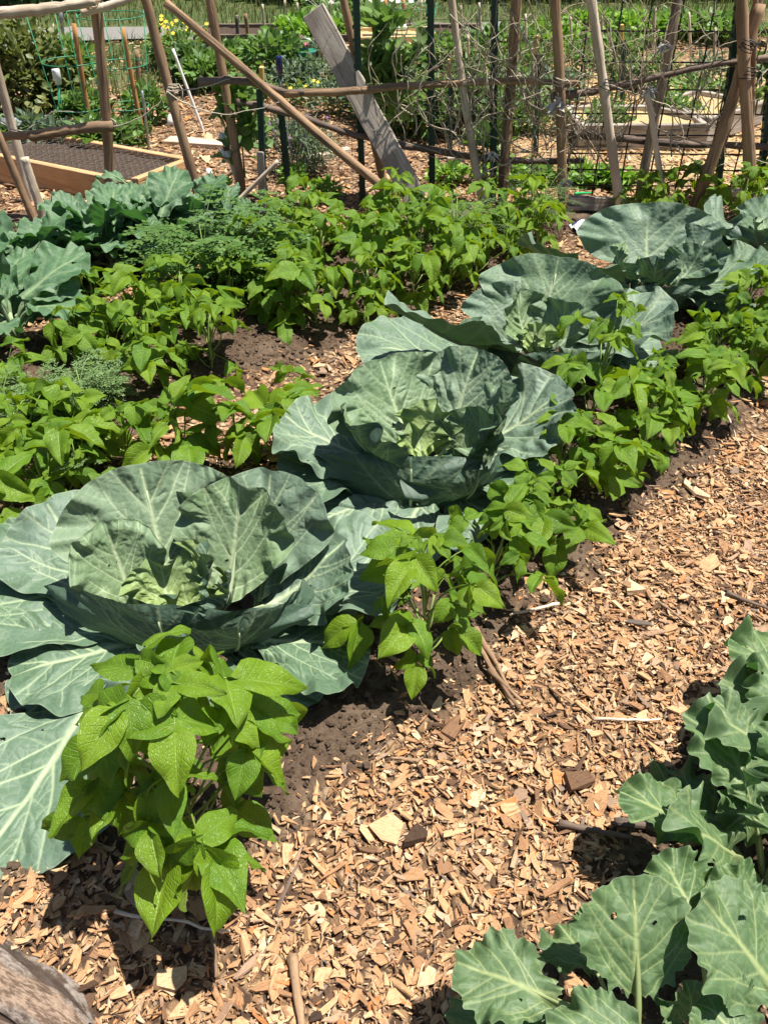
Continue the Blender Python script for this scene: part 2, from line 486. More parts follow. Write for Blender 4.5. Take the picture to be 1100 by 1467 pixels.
    att = {'vein': vein, 'rho': rho.ravel(), 'flat': np.stack([x.ravel(), y.ravel(), np.full(n * n, seed * 1.37)], -1),
           'inner': np.clip(inner * (1.15 - .55 * tq.ravel()), 0, 1)}
    # raised midrib on the underside / stalk
    pe = rad(e0 if pet_e is None else pet_e)
    pts = []; rr = []
    if pet > 0:
        for q in np.linspace(0, 1, 7)[:-1]:
            pts.append((0, -pet * (1 - q) * math.cos(pe), -pet * (1 - q) * math.sin(pe))); rr.append(.0075 * (1.25 - .4 * q) * L / .3 + .001)
    for q in np.linspace(0, .8, 12):
        a_ = np.interp(q, ts, an); off = .0035
        pts.append((0, np.interp(q, ts, cy) + off * math.sin(a_), np.interp(q, ts, cz) - off * math.cos(a_)))
        rr.append((.0065 * L / .33) * (1 - q) + .0012)
    tv, tf = tube(pts, rr, 6)
    tv = np.array(tv)
    oy, oz = (0, 0) if rooted else (pet * math.cos(pe), pet * math.sin(pe))
    V = np.concatenate([mb_v, tv]); V[:, 1] += oy + r0; V[:, 2] += oz + z0
    a = rad(az - 90); c_, s_ = math.cos(a), math.sin(a)
    V = np.stack([V[:, 0] * c_ - V[:, 1] * s_, V[:, 0] * s_ + V[:, 1] * c_, V[:, 2]], -1) + np.array(org)
    m = len(tv)
    att = {q: np.concatenate([p_, (np.ones(m) if q in ('vein',) else np.zeros((m,) + p_.shape[1:]))]) for q, p_ in att.items()}
    fc = np.stack([x.ravel()[F].mean(1), y.ravel()[F].mean(1)], -1); keep = np.ones(len(F), bool)
    for _ in range(R.randint(0, 4)):
        hp = np.array([R.uniform(-.38, .38) * W, R.uniform(.3, .9) * L]); hr = R.uniform(.0015, .006); ha = R.uniform(0, 3)
        dd = fc - hp; du = dd @ np.array([math.cos(ha), math.sin(ha)]); dv2 = dd @ np.array([-math.sin(ha), math.cos(ha)])
        keep &= np.hypot(du, dv2 * 1.7) > hr
    F = F[keep]
    faces = [tuple(q) for q in F.tolist()] + [tuple(j + n * n for j in q) for q in tf]
    me = bpy.data.meshes.new('leaf')
    me.from_pydata(V.tolist(), [], faces)
    me.polygons.foreach_set('use_smooth', np.ones(len(me.polygons), bool))
    for q, p_ in att.items(): set_attr(me, q, p_)
    me.update()
    return me

def core(parent, h, r, m):
    mb = MB().add(*tube([(0, 0, -.05), (0, 0, h * .5), (0.004, 0, h)], [r * 1.1, r, r * .7], 10))
    return mb.build('stalk', m, parent)

def brassica(name, label, cat, loc, specs, m, group, seed, n=60, rz=0, sc=1., core_h=.12, core_r=.022, extra=None):
    root = thing(name, label, cat, loc, rz, group)
    root.scale = (sc, sc, sc)
    core(root, core_h, core_r, MAT['rib'])
    for i, s in enumerate(specs):
        k = dict(seed=seed * 100 + i, n=n); k.update(extra or {}); k.update(s)
        link('leaf', brassica_leaf(**k), m, root)
    return root
#@@CABBAGES@@
def plane_pt(px, py, z):
    dx, dy, d3 = ray(px, py); t = (z - CH) / d3
    return Vector((dx * t, dy * t, z))
def LB(loc, b, t, W, cup=1., bend=18, **k):
    """leaf spec from where its base and its tip stand: (photo x, photo y, height above the soil)"""
    A = plane_pt(b[0], b[1], loc.z + b[2])
    if t[2] < 2: B = plane_pt(t[0], t[1], loc.z + t[2])
    else:                                # third value: elevation of the leaf in degrees
        d = Vector(ray(t[0], t[1])); best = None
        for q in np.linspace(.6, 6, 1500):
            B_ = Vector((0, 0, CH)) + d * q; c = B_ - A
            e = abs(math.degrees(math.asin(c.z / c.length)) - t[2]) + 3 * c.length
            if best is None or e < best[0]: best = (e, B_)
        B = best[1]
    c = B - A; n = c.length
    em = math.degrees(math.asin(c.z / n)); az = math.degrees(math.atan2(c.y, c.x))
    if 'faz' in k:
        az = k.pop('faz'); em = math.degrees(math.atan2(c.z, c.x * math.cos(rad(az)) + c.y * math.sin(rad(az))))
    return dict(az=az, e0=em - bend, e1=em + bend, L=n * 1.05, W=W, cup=cup, org=tuple(A - loc), rooted=True, **dict(dict(pw=1.), **k))
def S(az, e0, e1, L, W, cup=1.2, **k): return dict(az=az, e0=e0, e1=e1, L=L, W=W, cup=cup, **k)

GC = 'cabbages in a diagonal row'
CABS = [
 (262, 925, 'big open cabbage behind the large front bean plant, its lowest leaves spread on the soil', 150, [
  ((245, 868, .12), (203, 670, 54), .43, .7, 12, dict(inner=.22, base=.5)),
  ((372, 862, .11), (388, 680, 54), .32, .8, 12, dict(inner=.05)),
  ((325, 866, .13), (342, 696, 58), .28, 1.0, 16, dict(inner=.28, base=.5, pucker=.006)),
  ((285, 850, .12), (285, 705, 52), .30, .9, 14, dict(inner=.25)),
  ((205, 880, .12), (150, 752, 58), .26, 2.4, 22, dict(inner=.30, curl=.02, roll=14)),
  ((262, 872, .14), (300, 792, 62), .23, 1.7, 28, dict(inner=.95, base=.6, pucker=.007)),
  ((240, 870, .14), (228, 800, 64), .20, 1.8, 28, dict(inner=.8, base=.6, pucker=.007)),
  ((275, 888, .13), (262, 836, 66), .19, 2.1, 32, dict(inner=1., base=.6)),
  ((300, 885, .13), (325, 830, 66), .17, 2.1, 32, dict(inner=.9, base=.6)),
  ((256, 938, .03), (222, 866, .225), .66, 1.35, 26, dict(faz=-97, ruffle=.006, base=.55, pucker=.003)),
  ((330, 925, .04), (398, 868, .20), .42, 1.4, 30, dict(faz=-62, base=.5)),
  ((360, 885, .09), (482, 768, .24), .34, 1.7, 24, dict(roll=-12)),
  ((180, 900, .08), (-55, 800, .14), .46, .5, 4, dict(ruffle=.010, base=.5)),
  ((170, 870, .09), (70, 722, .20), .38, .7, 10, dict()),
  ((220, 920, .05), (20, 965, .07), .32, .4, -6, dict()),
  ((150, 985, .06), (-20, 1240, .015), .38, .3, -8, dict(ruffle=.010, base=.5)),
  ((380, 890, .08), (578, 788, .15), .34, .7, -8, dict(ruffle=.016)),
  ((360, 925, .07), (522, 925, .06), .36, .5, -12, dict(ruffle=.016)),
  ((340, 930, .05), (430, 1020, .03), .34, .4, -10, dict(ruffle=.014)),
  ((280, 930, .05), (270, 1030, .03), .38, .4, -8, dict()),
  ((210, 960, .03), (20, 1010, .03), .34, .3, -4, dict())]),
 (608, 700, 'second cabbage from the front, crinkled cupped leaves behind a small bean plant', 108, [
  ((595, 650, .12), (548, 516, 54), .48, .8, 14, dict(inner=.2, pucker=.009, base=.5)),
  ((635, 645, .12), (682, 503, 54), .32, .8, 12, dict(inner=.1, pucker=.008)),
  ((660, 655, .11), (806, 552, 34), .38, .8, 16, dict(pucker=.008, base=.5, ruffle=.016)),
  ((640, 655, .12), (735, 562, 54), .30, 1.2, 24, dict(inner=.1, pucker=.008)),
  ((645, 675, .11), (712, 590, 58), .24, 2.2, 22, dict(inner=.25, roll=-30)),
  ((575, 660, .12), (500, 598, 52), .28, 1.6, 28, dict(inner=.5, pucker=.009)),
  ((605, 645, .14), (622, 575, 64), .20, 1.9, 28, dict(inner=.95)),
  ((605, 660, .14), (600, 605, 66), .18, 2., 30, dict(inner=.9)),
  ((622, 662, .13), (652, 608, 64), .18, 2., 28, dict(inner=.7)),
  ((588, 730, .03), (562, 654, .20), .66, 1.35, 26, dict(faz=-95, ruffle=.010, base=.55)),
  ((660, 715, .05), (722, 664, .17), .40, 1.3, 26, dict(faz=-60, ruffle=.012)),
  ((550, 665, .09), (408, 597, .19), .40, .8, 10, dict(ruffle=.016)),
  ((550, 680, .07), (405, 660, .12), .38, .6, -2, dict(ruffle=.014)),
  ((640, 695, .07), (782, 664, .14), .30, .8, -6, dict(ruffle=.016)),
  ((580, 700, .05), (445, 755, .06), .38, .5, -8, dict(ruffle=.014)),
  ((610, 710, .05), (560, 795, .03), .38, .4, -8, dict(ruffle=.012)),
  ((640, 705, .05), (720, 750, .04), .38, .4, -8, dict())]),
 (770, 540, 'middle cabbage of the row, with one dark upright leaf on its left side', 84, [
  ((772, 495, .12), (800, 370, 54), .50, .7, 12, dict(inner=.1, base=.5)),
  ((740, 497, .11), (735, 405, 48), .38, .9, 14, dict()),
  ((738, 500, .10), (583, 440, 32), .44, .7, 14, dict(base=.5)),
  ((765, 505, .13), (742, 418, 62), .28, 1.3, 28, dict(inner=.35, pucker=.009)),
  ((785, 505, .13), (812, 428, 62), .26, 1.4, 28, dict(inner=.2, pucker=.007)),
  ((728, 530, .06), (655, 468, .23), .24, 1.6, 24, dict(roll=24)),
  ((770, 510, .13), (770, 462, 66), .18, 1.9, 30, dict(inner=.95)),
  ((780, 512, .12), (768, 480, 66), .17, 2., 30, dict(inner=1.)),
  ((800, 505, .10), (965, 440, 26), .42, .7, 12, dict(ruffle=.016)),
  ((805, 498, .11), (880, 402, 52), .34, 1.0, 22, dict()),
  ((778, 552, .03), (772, 506, .18), .56, 1.35, 28, dict(faz=-92, base=.55)),
  ((800, 525, .07), (885, 488, .18), .40, 1.2, 22, dict()),
  ((730, 520, .08), (518, 492, .13), .42, .5, 2, dict()),
  ((730, 530, .06), (610, 545, .07), .40, .4, -6, dict()),
  ((820, 525, .06), (950, 500, .08), .40, .5, -6, dict())]),
 (935, 435, 'fourth cabbage up the row, its broad round back leaf standing below the pale pole', 72, [
  ((928, 405, .12), (930, 293, 54), .58, .6, 12, dict(base=.5)),
  ((895, 405, .11), (768, 347, 36), .42, .8, 16, dict(base=.5)),
  ((955, 408, .12), (1015, 328, 52), .38, 1.0, 22, dict()),
  ((915, 410, .13), (882, 356, 62), .28, 1.4, 28, dict(inner=.35, pucker=.009)),
  ((938, 412, .13), (942, 368, 64), .20, 1.8, 30, dict(inner=.9)),
  ((932, 417, .12), (918, 396, 64), .17, 2., 30, dict(inner=.9)),
  ((960, 418, .11), (1005, 352, 56), .26, 2., 22, dict(roll=-30)),
  ((965, 415, .10), (1100, 372, 26), .46, .7, 12, dict()),
  ((932, 450, .03), (925, 412, .16), .50, 1.35, 28, dict(faz=-92, base=.55)),
  ((950, 430, .07), (1072, 436, .07), .36, .5, -6, dict()),
  ((900, 425, .07), (795, 415, .10), .42, .5, 0, dict())]),
 (1110, 375, 'farthest cabbage, cut off by the right edge of the photo', 56, [
  ((1105, 345, .12), (1090, 281, 54), .48, .8, 22, dict(base=.5)),
  ((1080, 350, .10), (1012, 306, 42), .42, 1.1, 20, dict(roll=14)),
  ((1125, 348, .11), (1170, 292, 50), .40, .9, 20, dict()),
  ((1100, 352, .13), (1082, 314, 62), .22, 1.7, 28, dict(inner=.4)),
  ((1112, 352, .13), (1114, 320, 64), .19, 1.8, 30, dict(inner=.8)),
  ((1096, 378, .03), (1072, 338, .18), .54, 1.3, 28, dict(faz=-95, base=.55)),
  ((1080, 366, .07), (1000, 352, .10), .38, .5, -4, dict()),
  ((1140, 358, .1), (1220, 330, 24), .42, .7, 10, dict())]),
]
for ci, (px, py, lb, n_, lv) in enumerate(CABS):
    p = P(px, py); p.z -= .01
    brassica('cabbage', lb, 'cabbage', p, [LB(p, b, t, W, cup, bend, **dict(dict(seed=1000 * (ci + 1) + j), **k)) for j, (b, t, W, cup, bend, k) in enumerate(lv)], MAT['cabbage'], GC, ci + 1, n_, core_h=.07)

# ------------------------------------------------------------------ broccoli plants at the lower right
GB = 'broccoli plants beside the chip path'
bx_ = dict(base=.42, lobes=.045, teeth=.095, ruffle=.010, pucker=.0045, nside=5)
P0 = P(1010, 1580)
def B0(*a, **k): return LB(P0, *a, **k)
brassica('broccoli_plant', 'broccoli plant in the near corner with one broad upright leaf and big pale midribs', 'broccoli', P0, [
    B0((915, 1445, .22), (905, 1258, .34), .20, .35, -10, pet=.16, pet_e=70, seed=601, base=.62, ruffle=.005),
    B0((815, 1440, .20), (655, 1385, .19), .16, .5, -14, pet=.16, pet_e=40, seed=602, base=.55),
    B0((1120, 1440, .24), (1000, 1290, .34), .22, .5, -12, pet=.12, pet_e=50, seed=603, base=.6, ruffle=.008),
    B0((1000, 1330, .22), (945, 1225, .26), .14, .7, -10, pet=.14, pet_e=62, seed=604),
    B0((1110, 1340, .24), (1010, 1265, .26), .15, .6, -16, pet=.12, pet_e=46, seed=605),
    B0((850, 1490, .17), (640, 1470, .12), .13, .6, -16, pet=.10, pet_e=40, seed=606),
    B0((960, 1500, .23), (790, 1475, .22), .13, .6, -14, pet=.10, pet_e=50, seed=607),
    B0((860, 1400, .14), (800, 1330, .12), .15, .6, -16, pet=.12, pet_e=50, seed=608),
    B0((990, 1480, .2), (985, 1410, .26), .12, 1.2, -10, pet=.14, pet_e=66, seed=609),
    B0((1080, 1520, .25), (1000, 1430, .27), .16, .6, -16, pet=.14, pet_e=56, seed=610),
    B0((880, 1330, .15), (830, 1345, .12), .10, .8, -10, pet=.10, pet_e=40, seed=611)], MAT['broccoli'], GB, 6, 100, extra=bx_, core_h=.2, core_r=.014)
P1 = P(1095, 1275)
brassica('broccoli_plant', 'broccoli plant with many small ragged leaves, the second along the path edge', 'broccoli', P1, [
    S(165, 30, 2, .20, .15, .7, pet=.16, pet_e=48, seed=621),
    S(185, 48, 38, .21, .20, .5, pet=.13, pet_e=58, seed=622),
    S(110, 40, 10, .22, .20, .7, pet=.15, pet_e=58, seed=623),
    S(70, 50, 30, .20, .18, .7, pet=.15, pet_e=62, seed=624),
    S(215, 30, 0, .17, .14, .7, pet=.12, pet_e=46, seed=625),
    S(250, 48, 20, .19, .17, .7, pet=.13, pet_e=58, seed=626),
    S(20, 40, 10, .22, .2, .6, pet=.15, pet_e=52, seed=627),
    S(300, 40, 10, .22, .2, .6, pet=.15, pet_e=52, seed=628),
    S(140, 60, 70, .13, .10, 1.2, pet=.15, pet_e=70, seed=629),
    S(130, 20, -10, .18, .15, .8, pet=.10, pet_e=30, seed=630)], MAT['broccoli'], GB, 7, 72, extra=dict(bx_, ruffle=.014), core_h=.2, core_r=.013)
P2 = P(1165, 1170)
brassica('broccoli_plant', 'broccoli plant with a drooping ruffled leaf, third along the path edge', 'broccoli', P2, [
    S(165, 46, 10, .22, .18, .7, pet=.14, pet_e=58, seed=641),
    S(200, 30, -20, .17, .15, .8, pet=.12, pet_e=46, seed=642),
    S(110, 40, 20, .2, .18, .7, pet=.14, pet_e=58, seed=643),
    S(240, 40, 0, .19, .18, .7, pet=.12, pet_e=50, seed=644),
    S(150, 20, -25, .18, .16, .7, pet=.10, pet_e=36, seed=645),
    S(60, 40, 20, .2, .18, .7, pet=.14, pet_e=58, seed=646)], MAT['broccoli'], GB, 8, 60, extra=dict(bx_, ruffle=.016), core_h=.18, core_r=.013)
P3 = P(1200, 1085)
brassica('broccoli_plant', 'farthest broccoli plant beside the path, one jagged leaf reaching over the chips', 'broccoli', P3, [
    S(172, 34, 0, .21, .20, .7, pet=.12, pet_e=48, seed=661),
    S(140, 30, 10, .2, .18, .7, pet=.14, pet_e=50, seed=662),
    S(215, 30, -6, .18, .17, .7, pet=.12, pet_e=46, seed=663),
    S(80, 40, 20, .2, .18, .7, pet=.14, pet_e=58, seed=664),
    S(260, 40, 20, .2, .18, .7, pet=.14, pet_e=58, seed=665)], MAT['broccoli'], GB, 9, 60, extra=dict(bx_, ruffle=.016, teeth=.08), core_h=.16, core_r=.013)

# ------------------------------------------------------------------ kale at the back left (six leaf shapes shared)
KL = [brassica_leaf(900 + i, .17 + .015 * (i % 3), .155 + .015 * (i % 2), 36 - 6 * (i % 3), 0 - 14 * (i % 4), .6, .009, .005, 34, base=.45, lobes=.035, teeth=.03,
                    az=90, pet=.06 + .015 * (i % 3), pet_e=52) for i in range(7)]
for q in KL: q.materials.append(MAT['kale'])
def kale(px, py, label, seed, sc=1., nl=15, group='kale plants in the back bed'):
    R = random.Random(seed)
    root = thing('kale_plant', label, 'kale', P(px, py), 0, group)
    core(root, .14, .012, MAT['rib'])
    for i in range(nl):
        o = link('leaf', R.choice(KL), None, root, (0, 0, .02 + .09 * i / nl), (rad(R.uniform(-18, 10) + 30 * i / nl), rad(R.uniform(-12, 12)), i * 2.4 + R.uniform(-.3, .3)))
        s = sc * R.uniform(.8, 1.15); o.scale = (s, s, s)
for i, (px, py, lb, sc) in enumerate([
    (28, 500, 'kale plant nearest the left edge, its leaves drooping onto the chips', 1.35),
    (-14, 462, 'kale plant half cut off by the left edge of the photo', 1.3),
    (55, 432, 'kale plant between the left edge and the bean rows', 1.25),
    (18, 415, 'kale plant in the left corner under the leaning grey stub', 1.1),
    (105, 408, 'kale plant just behind the left bean plants', 1.15),
    (165, 392, 'kale plant in front of the thick pole that ends at the raised bed', 1.2),
    (235, 382, 'kale plant in front of the tied leaning pole, large pale leaves', 1.25),
    (212, 358, 'kale plant farthest back, touching the low rail posts', 1.1),
    (285, 362, 'kale plant at the right end of the kale bed', 1.15),
    (332, 352, 'small kale plant between the kale bed and the short pale stick', .7),
    (120, 378, 'kale plant behind the others, below the low rail', .9)]):
    kale(px, py, lb, 40 + i, sc)
root = thing('collard_plant', 'lone dark leaf standing above the kale against the wooden bed', 'collard', P(205, 325), 0)
core(root, .1, .008, MAT['rib'])
link('leaf', brassica_leaf(980, .17, .12, 40, -35, .6, .006, .004, 34, base=.5, lobes=.06, az=165, pet=.16, pet_e=72, z0=.06), MAT['kale'], root)

# ------------------------------------------------------------------ bean plants
def leaflet(mb, flat, org, az, el, L, W, R, fold, droop, roll, nt=15, ns=9):
    t = np.linspace(0, 1, nt) ** .9; s = np.linspace(-1, 1, ns)
    T, Sx = np.meshgrid(t, s, indexing='ij')
    w = T ** .46 * (1 - T) ** 1.08; w = w / .394 * .5 * W * (1 - .10 * np.exp(-((T - .72) / .16) ** 2))
    w = w * (1 + .03 * np.sin(9 * T + R.uniform(0, 6)))
    x = Sx * w; y = L * (T - .13 * np.abs(Sx) ** 1.6 * (1 - T) ** 5)
    asym = R.uniform(-.12, .12); x = x * (1 + asym * np.sign(Sx))
    z = fold * np.abs(x) + .006 * np.sin(6 * T + R.uniform(0, 6)) * Sx + .003 * np.sin(14 * T + R.uniform(0, 6)) * np.abs(Sx)
    z = z + .05 * L * np.sin(np.pi * np.abs(Sx)) * np.sin(np.pi * T)
    an = droop * T ** 1.3
    dt = np.gradient(t)
    cy = np.concatenate([[0], np.cumsum(np.cos(droop * t[:-1] ** 1.3) * np.diff(t))]) * L; cz = -np.concatenate([[0], np.cumsum(np.sin(droop * t[:-1] ** 1.3) * np.diff(t))]) * L
    yy = np.interp(y / L, t, cy) + np.minimum(y, 0); zz = np.interp(y / L, t, cz)
    a = np.interp(y / L, t, droop * t ** 1.3)
    V = np.stack([x, yy + z * np.sin(a), zz + z * np.cos(a)], -1).reshape(-1, 3)
    M = Matrix.Rotation(az, 3, 'Z') @ Matrix.Rotation(el, 3, 'X') @ Matrix.Rotation(roll, 3, 'Y')
    V = V @ np.array(M).T + np.array(org)
    ii = np.arange(nt * ns).reshape(nt, ns)
    F = np.stack([ii[:-1, :-1], ii[:-1, 1:], ii[1:, 1:], ii[1:, :-1]], -1).reshape(-1, 4)
    mb.add(V, F.tolist())
    flat.append(np.stack([Sx.ravel(), T.ravel(), np.full(T.size, R.random())], -1))

def trifoliate(seed, small=1.):
    R = random.Random(seed); mb = MB(); flat = []
    pl = R.uniform(.05, .15); ep = rad(R.uniform(15, 68)); L = R.uniform(.075, .122) * small
    p1 = Vector((R.uniform(-.01, .01), pl * math.cos(ep), pl * math.sin(ep)))
    pts = [(0, 0, 0), tuple(p1 * .35 + Vector((0, -.004, .006))), tuple(p1 * .7 + Vector((0, -.003, .006))), tuple(p1)]
    e2 = R.uniform(-.5, .25); ptl = R.uniform(.018, .032)
    p2 = p1 + Vector((0, ptl * math.cos(e2), ptl * math.sin(e2)))
    v, f = tube(pts + [tuple(p2)], [.0026, .0021, .0018, .0017, .0013], 6); mb.add(v, f); flat.append(np.tile([0., .5, .8], (len(v), 1)))
    h = R.uniform(.10, .90)      # how far the leaflets hang
    leaflet(mb, flat, p2, R.uniform(-.2, .2), -h * R.uniform(.5, 1.1), L * R.uniform(1., 1.12), L * R.uniform(.60, .82), R, R.uniform(.05, .75), R.uniform(.0, 1.0), R.uniform(-.55, .55))
    for sd in (-1, 1):
        q = p1 + Vector((-sd * .004, .002, 0))
        leaflet(mb, flat, q, sd * R.uniform(1.15, 1.7), -h * R.uniform(.5, 1.2), L * R.uniform(.85, 1.0), L * R.uniform(.56, .76), R, R.uniform(.05, .75), R.uniform(.0, 1.0), R.uniform(-.7, .7))
    return mb.mesh('leaf', True, {'flat': np.concatenate(flat)})

TRI = [trifoliate(i) for i in range(34)]
for q in TRI: q.materials.append(MAT['bean'])

def bean_layout(R, h, n, lean):
    """positions of the leaves along a bushy stem: (node point, azimuth, tilt, scale)"""
    out = []; a0 = R.uniform(0, 6.28)
    for i in range(n):
        q = i / max(1, n - 1)
        z = h * (.16 + .68 * q ** .9); rr = h * .20 * math.sin(math.pi * min(1, .25 + .75 * q)) * R.uniform(.3, 1.)
        a = a0 + i * 2.4 + R.uniform(-.45, .45)
        p = Vector((lean[0] * q * h - math.sin(a) * rr, lean[1] * q * h + math.cos(a) * rr, z))
        out.append((p, a, R.uniform(-.75, .2) + .45 * q, R.uniform(.62, 1.15)))
    # terminal young leaves
    for k in range(2):
        out.append((Vector((lean[0] * h, lean[1] * h, h * R.uniform(.78, .88))), R.uniform(0, 6.28), R.uniform(.1, .6), R.uniform(.45, .75)))
    return out

def bean_stem(h, nodes, R, lean):
    mb = MB()
    main = [(lean[0] * h * q + .006 * math.sin(5 * q + 1), lean[1] * h * q + .006 * math.cos(4 * q), h * .86 * q - .02) for q in np.linspace(0, 1, 8)]
    mb.add(*tube(main, [.0048 - .0028 * q for q in np.linspace(0, 1, 8)], 7))
    for (p, a, t, s) in nodes:
        q = max(.05, (p.z - .05 * h) / (h * .86) * .8); b = Vector((lean[0] * h * q, lean[1] * h * q, h * .86 * q - .02))
        if (p - b).length > .015:
            m = (p + b) / 2 + Vector((0, 0, -.006))
            mb.add(*tube([b, m, p], [.0026, .0023, .0022], 5))
    return mb

def bean(loc, h, n, seed, label, group, sc=1.05, lean=None):
    R = random.Random(seed)
    lean = lean or (R.uniform(-.16, .16), R.uniform(-.16, .16))
    if seed not in (300, 301, 307): h *= R.uniform(.78, 1.2)
    root = thing('bean_plant', label, 'bean plant', loc, 0, group)
    nodes = bean_layout(R, h, n, lean)
    bean_stem(h, nodes, R, lean).build('stem', MAT['bean_stem'], root)
    for (p, a, t, s) in nodes:
        o = link('leaf', R.choice(TRI), None, root, p, (t, R.uniform(-.4, .4), a)); k = s * sc; o.scale = (k, k, k)
    return root

GR = 'bean plants along the edge of the chip path'
beans_right = [
    (284, 1226, .57, 50, 'large bean plant at the front corner of the bed, before the biggest cabbage', .80),
    (612, 950, .32, 17, 'bean plant standing alone between the two nearest cabbages, beside bare dark soil', 0.82),
    (692, 852, .22, 11, 'short bean plant on the bare soil bank above the pile of split bark', 0.78),
    (742, 792, .25, 12, 'bean plant in front of the lower right leaves of the second cabbage', 0.74),
    (781, 777, .26, 15, 'bean plant hanging over the soil bank to the right of the second cabbage', 0.78),
    (791, 697, .28, 14, 'bean plant pressed against the right leaves of the second cabbage', 0.78),
    (856, 707, .27, 16, 'bean plant on the path edge just past the second cabbage', 0.78),
    (826, 612, .58, 14, 'tall bean plant with bright top leaves against the middle cabbage', 0.86),
    (921, 647, .28, 16, 'bean plant on the path edge level with the middle cabbage', 0.78),
    (921, 582, .29, 15, 'bean plant in the hedge of beans to the right of the middle cabbage', 0.78),
    (986, 592, .28, 16, 'bean plant whose lower leaves hang over the far dark soil bank', 0.78),
    (996, 532, .29, 15, 'bean plant between the middle cabbage and the fourth cabbage', 0.78),
    (1051, 540, .28, 16, 'bean plant on the path edge near the right edge of the photo', 0.78),
    (1046, 482, .30, 15, 'bean plant below the lowest leaves of the fourth cabbage', 0.78),
    (1096, 497, .28, 15, 'bean plant cut by the right edge of the photo above the path', 0.78),
    (1091, 442, .30, 15, 'bean plant at the right edge below the farthest cabbage', 0.78),
]
for i, (px, py, h, n, lb, sc) in enumerate(beans_right): bean(P(px + (12 if i > 2 else 0), py + (4 if i > 2 else 0)), h * (.8 if i > 2 else 1), n, 300 + i, lb, GR, sc * (.92 if i > 2 else 1))
GL = 'bean plants left of the cabbages'
beans_left = [
    (275, 672, .22, 9, 'bean plant behind the biggest cabbage with one large rounded leaf on top', 1.05),
    (345, 668, .19, 8, 'low bean plant behind the right side of the biggest cabbage', .95),
    (185, 668, .20, 8, 'bean plant just above the top left leaf of the biggest cabbage', 1.0),
    (405, 655, .15, 6, 'small bean plant in the chips left of the second cabbage', .85),
    (432, 602, .20, 6, 'thin bean seedling with a single upright shoot in the chips', .85),
    (85, 735, .22, 8, 'bean plant whose light pointed leaves rise over the left leaf of the biggest cabbage', 1.05),
    (20, 800, .26, 9, 'bean plant cut by the left edge beside the biggest cabbage', 1.1),
    (-15, 730, .24, 9, 'bean plant mostly outside the left edge of the photo', 1.05),
    (35, 665, .20, 9, 'bean plant beside the feathery seedlings near the left edge', 1.0),
    (110, 640, .16, 7, 'small bean plant growing among the feathery seedlings', .95),
    (30, 585, .20, 8, 'bean plant at the left edge in front of the bare chip patch', 1.0),
    (130, 700, .15, 6, 'small bean plant half hidden behind the left cabbage leaf', .95),
]
for i, (px, py, h, n, lb, sc) in enumerate(beans_left): bean(P(px, py), h * .95, n, 400 + i, lb, GL, sc * .9)
GM = 'bean plants in the middle row'
beans_mid = [
    (300, 528, .26, 12, 'bean plant with heart shaped leaves at the right end of the middle row', 1.0),
    (215, 555, .27, 8, 'bean plant with a tall thin shoot in front of the middle row', .9),
    (245, 520, .25, 11, 'bean plant behind the tall thin shoot in the middle row', .95),
    (170, 515, .24, 11, 'bean plant in the middle of the middle row', .95),
    (118, 530, .22, 9, 'bean plant at the left end of the middle row above the chips', .95),
    (150, 470, .24, 10, 'bean plant behind the left end of the middle row', .95),
    (205, 475, .25, 10, 'bean plant in the second line of the middle row, left of the marigold', .95),
    (270, 472, .25, 11, 'bean plant in the second line of the middle row, before the marigold', .95),
    (335, 452, .24, 10, 'bean plant right of the marigold above the bare soil patch', .95),
    (405, 462, .22, 9, 'bean plant with dark shaded lower leaves above the soil patch', .95),
    (450, 462, .22, 9, 'bean plant behind the bare soil, to the left of the middle cabbage', .95),
    (530, 478, .18, 7, 'low bean plant by the left leaf of the middle cabbage', .9),
]
for i, (px, py, h, n, lb, sc) in enumerate(beans_mid): bean(P(px, py), h * .92, n, 500 + i, lb, GM, sc * .88)

# the thicket at the back: foliage and stem, seven plants copied
def bean_far_proto(seed):
    R = random.Random(seed); h = R.uniform(.20, .27); lean = (R.uniform(-.1, .1), R.uniform(-.1, .1))
    nodes = bean_layout(R, h, 13, lean); st = bean_stem(h, nodes, R, lean).mesh('stem'); st.materials.append(MAT['bean_stem'])
    vs = []; fs = []; fl = []; n0 = 0
    for (p, a, t, s) in nodes:
        me = R.choice(TRI); M = Matrix.Translation(p) @ Euler((t, 0, a)).to_matrix().to_4x4() @ Matrix.Scale(s * .80, 4)
        V = np.empty(len(me.vertices) * 3, np.float32); me.vertices.foreach_get('co', V); V = V.reshape(-1, 3)
        A = np.empty(len(me.vertices) * 3, np.float32); me.attributes['flat'].data.foreach_get('vector', A)
        M = np.array(M); vs.append(V @ M[:3, :3].T + M[:3, 3]); fl.append(A.reshape(-1, 3))
        fs += [tuple(i + n0 for i in q.vertices) for q in me.polygons]; n0 += len(V)
    me = bpy.data.meshes.new('foliage'); me.from_pydata(np.concatenate(vs).tolist(), [], fs)
    me.polygons.foreach_set('use_smooth', np.ones(len(me.polygons), bool)); set_attr(me, 'flat', np.concatenate(fl)); me.materials.append(MAT['bean'])
    return st, me
FAR = [bean_far_proto(700 + i) for i in range(7)]
def bean_far(p, seed, label, group, sc=1.):
    R = random.Random(seed); st, fo = FAR[seed % 7]
    root = thing('bean_plant', label, 'bean plant', p, R.uniform(0, 6.28), group); s = sc * R.uniform(.85, 1.15); root.scale = (s, s, s)
    link('stem', st, None, root); link('foliage', fo, None, root)
R = random.Random(77); pts = []
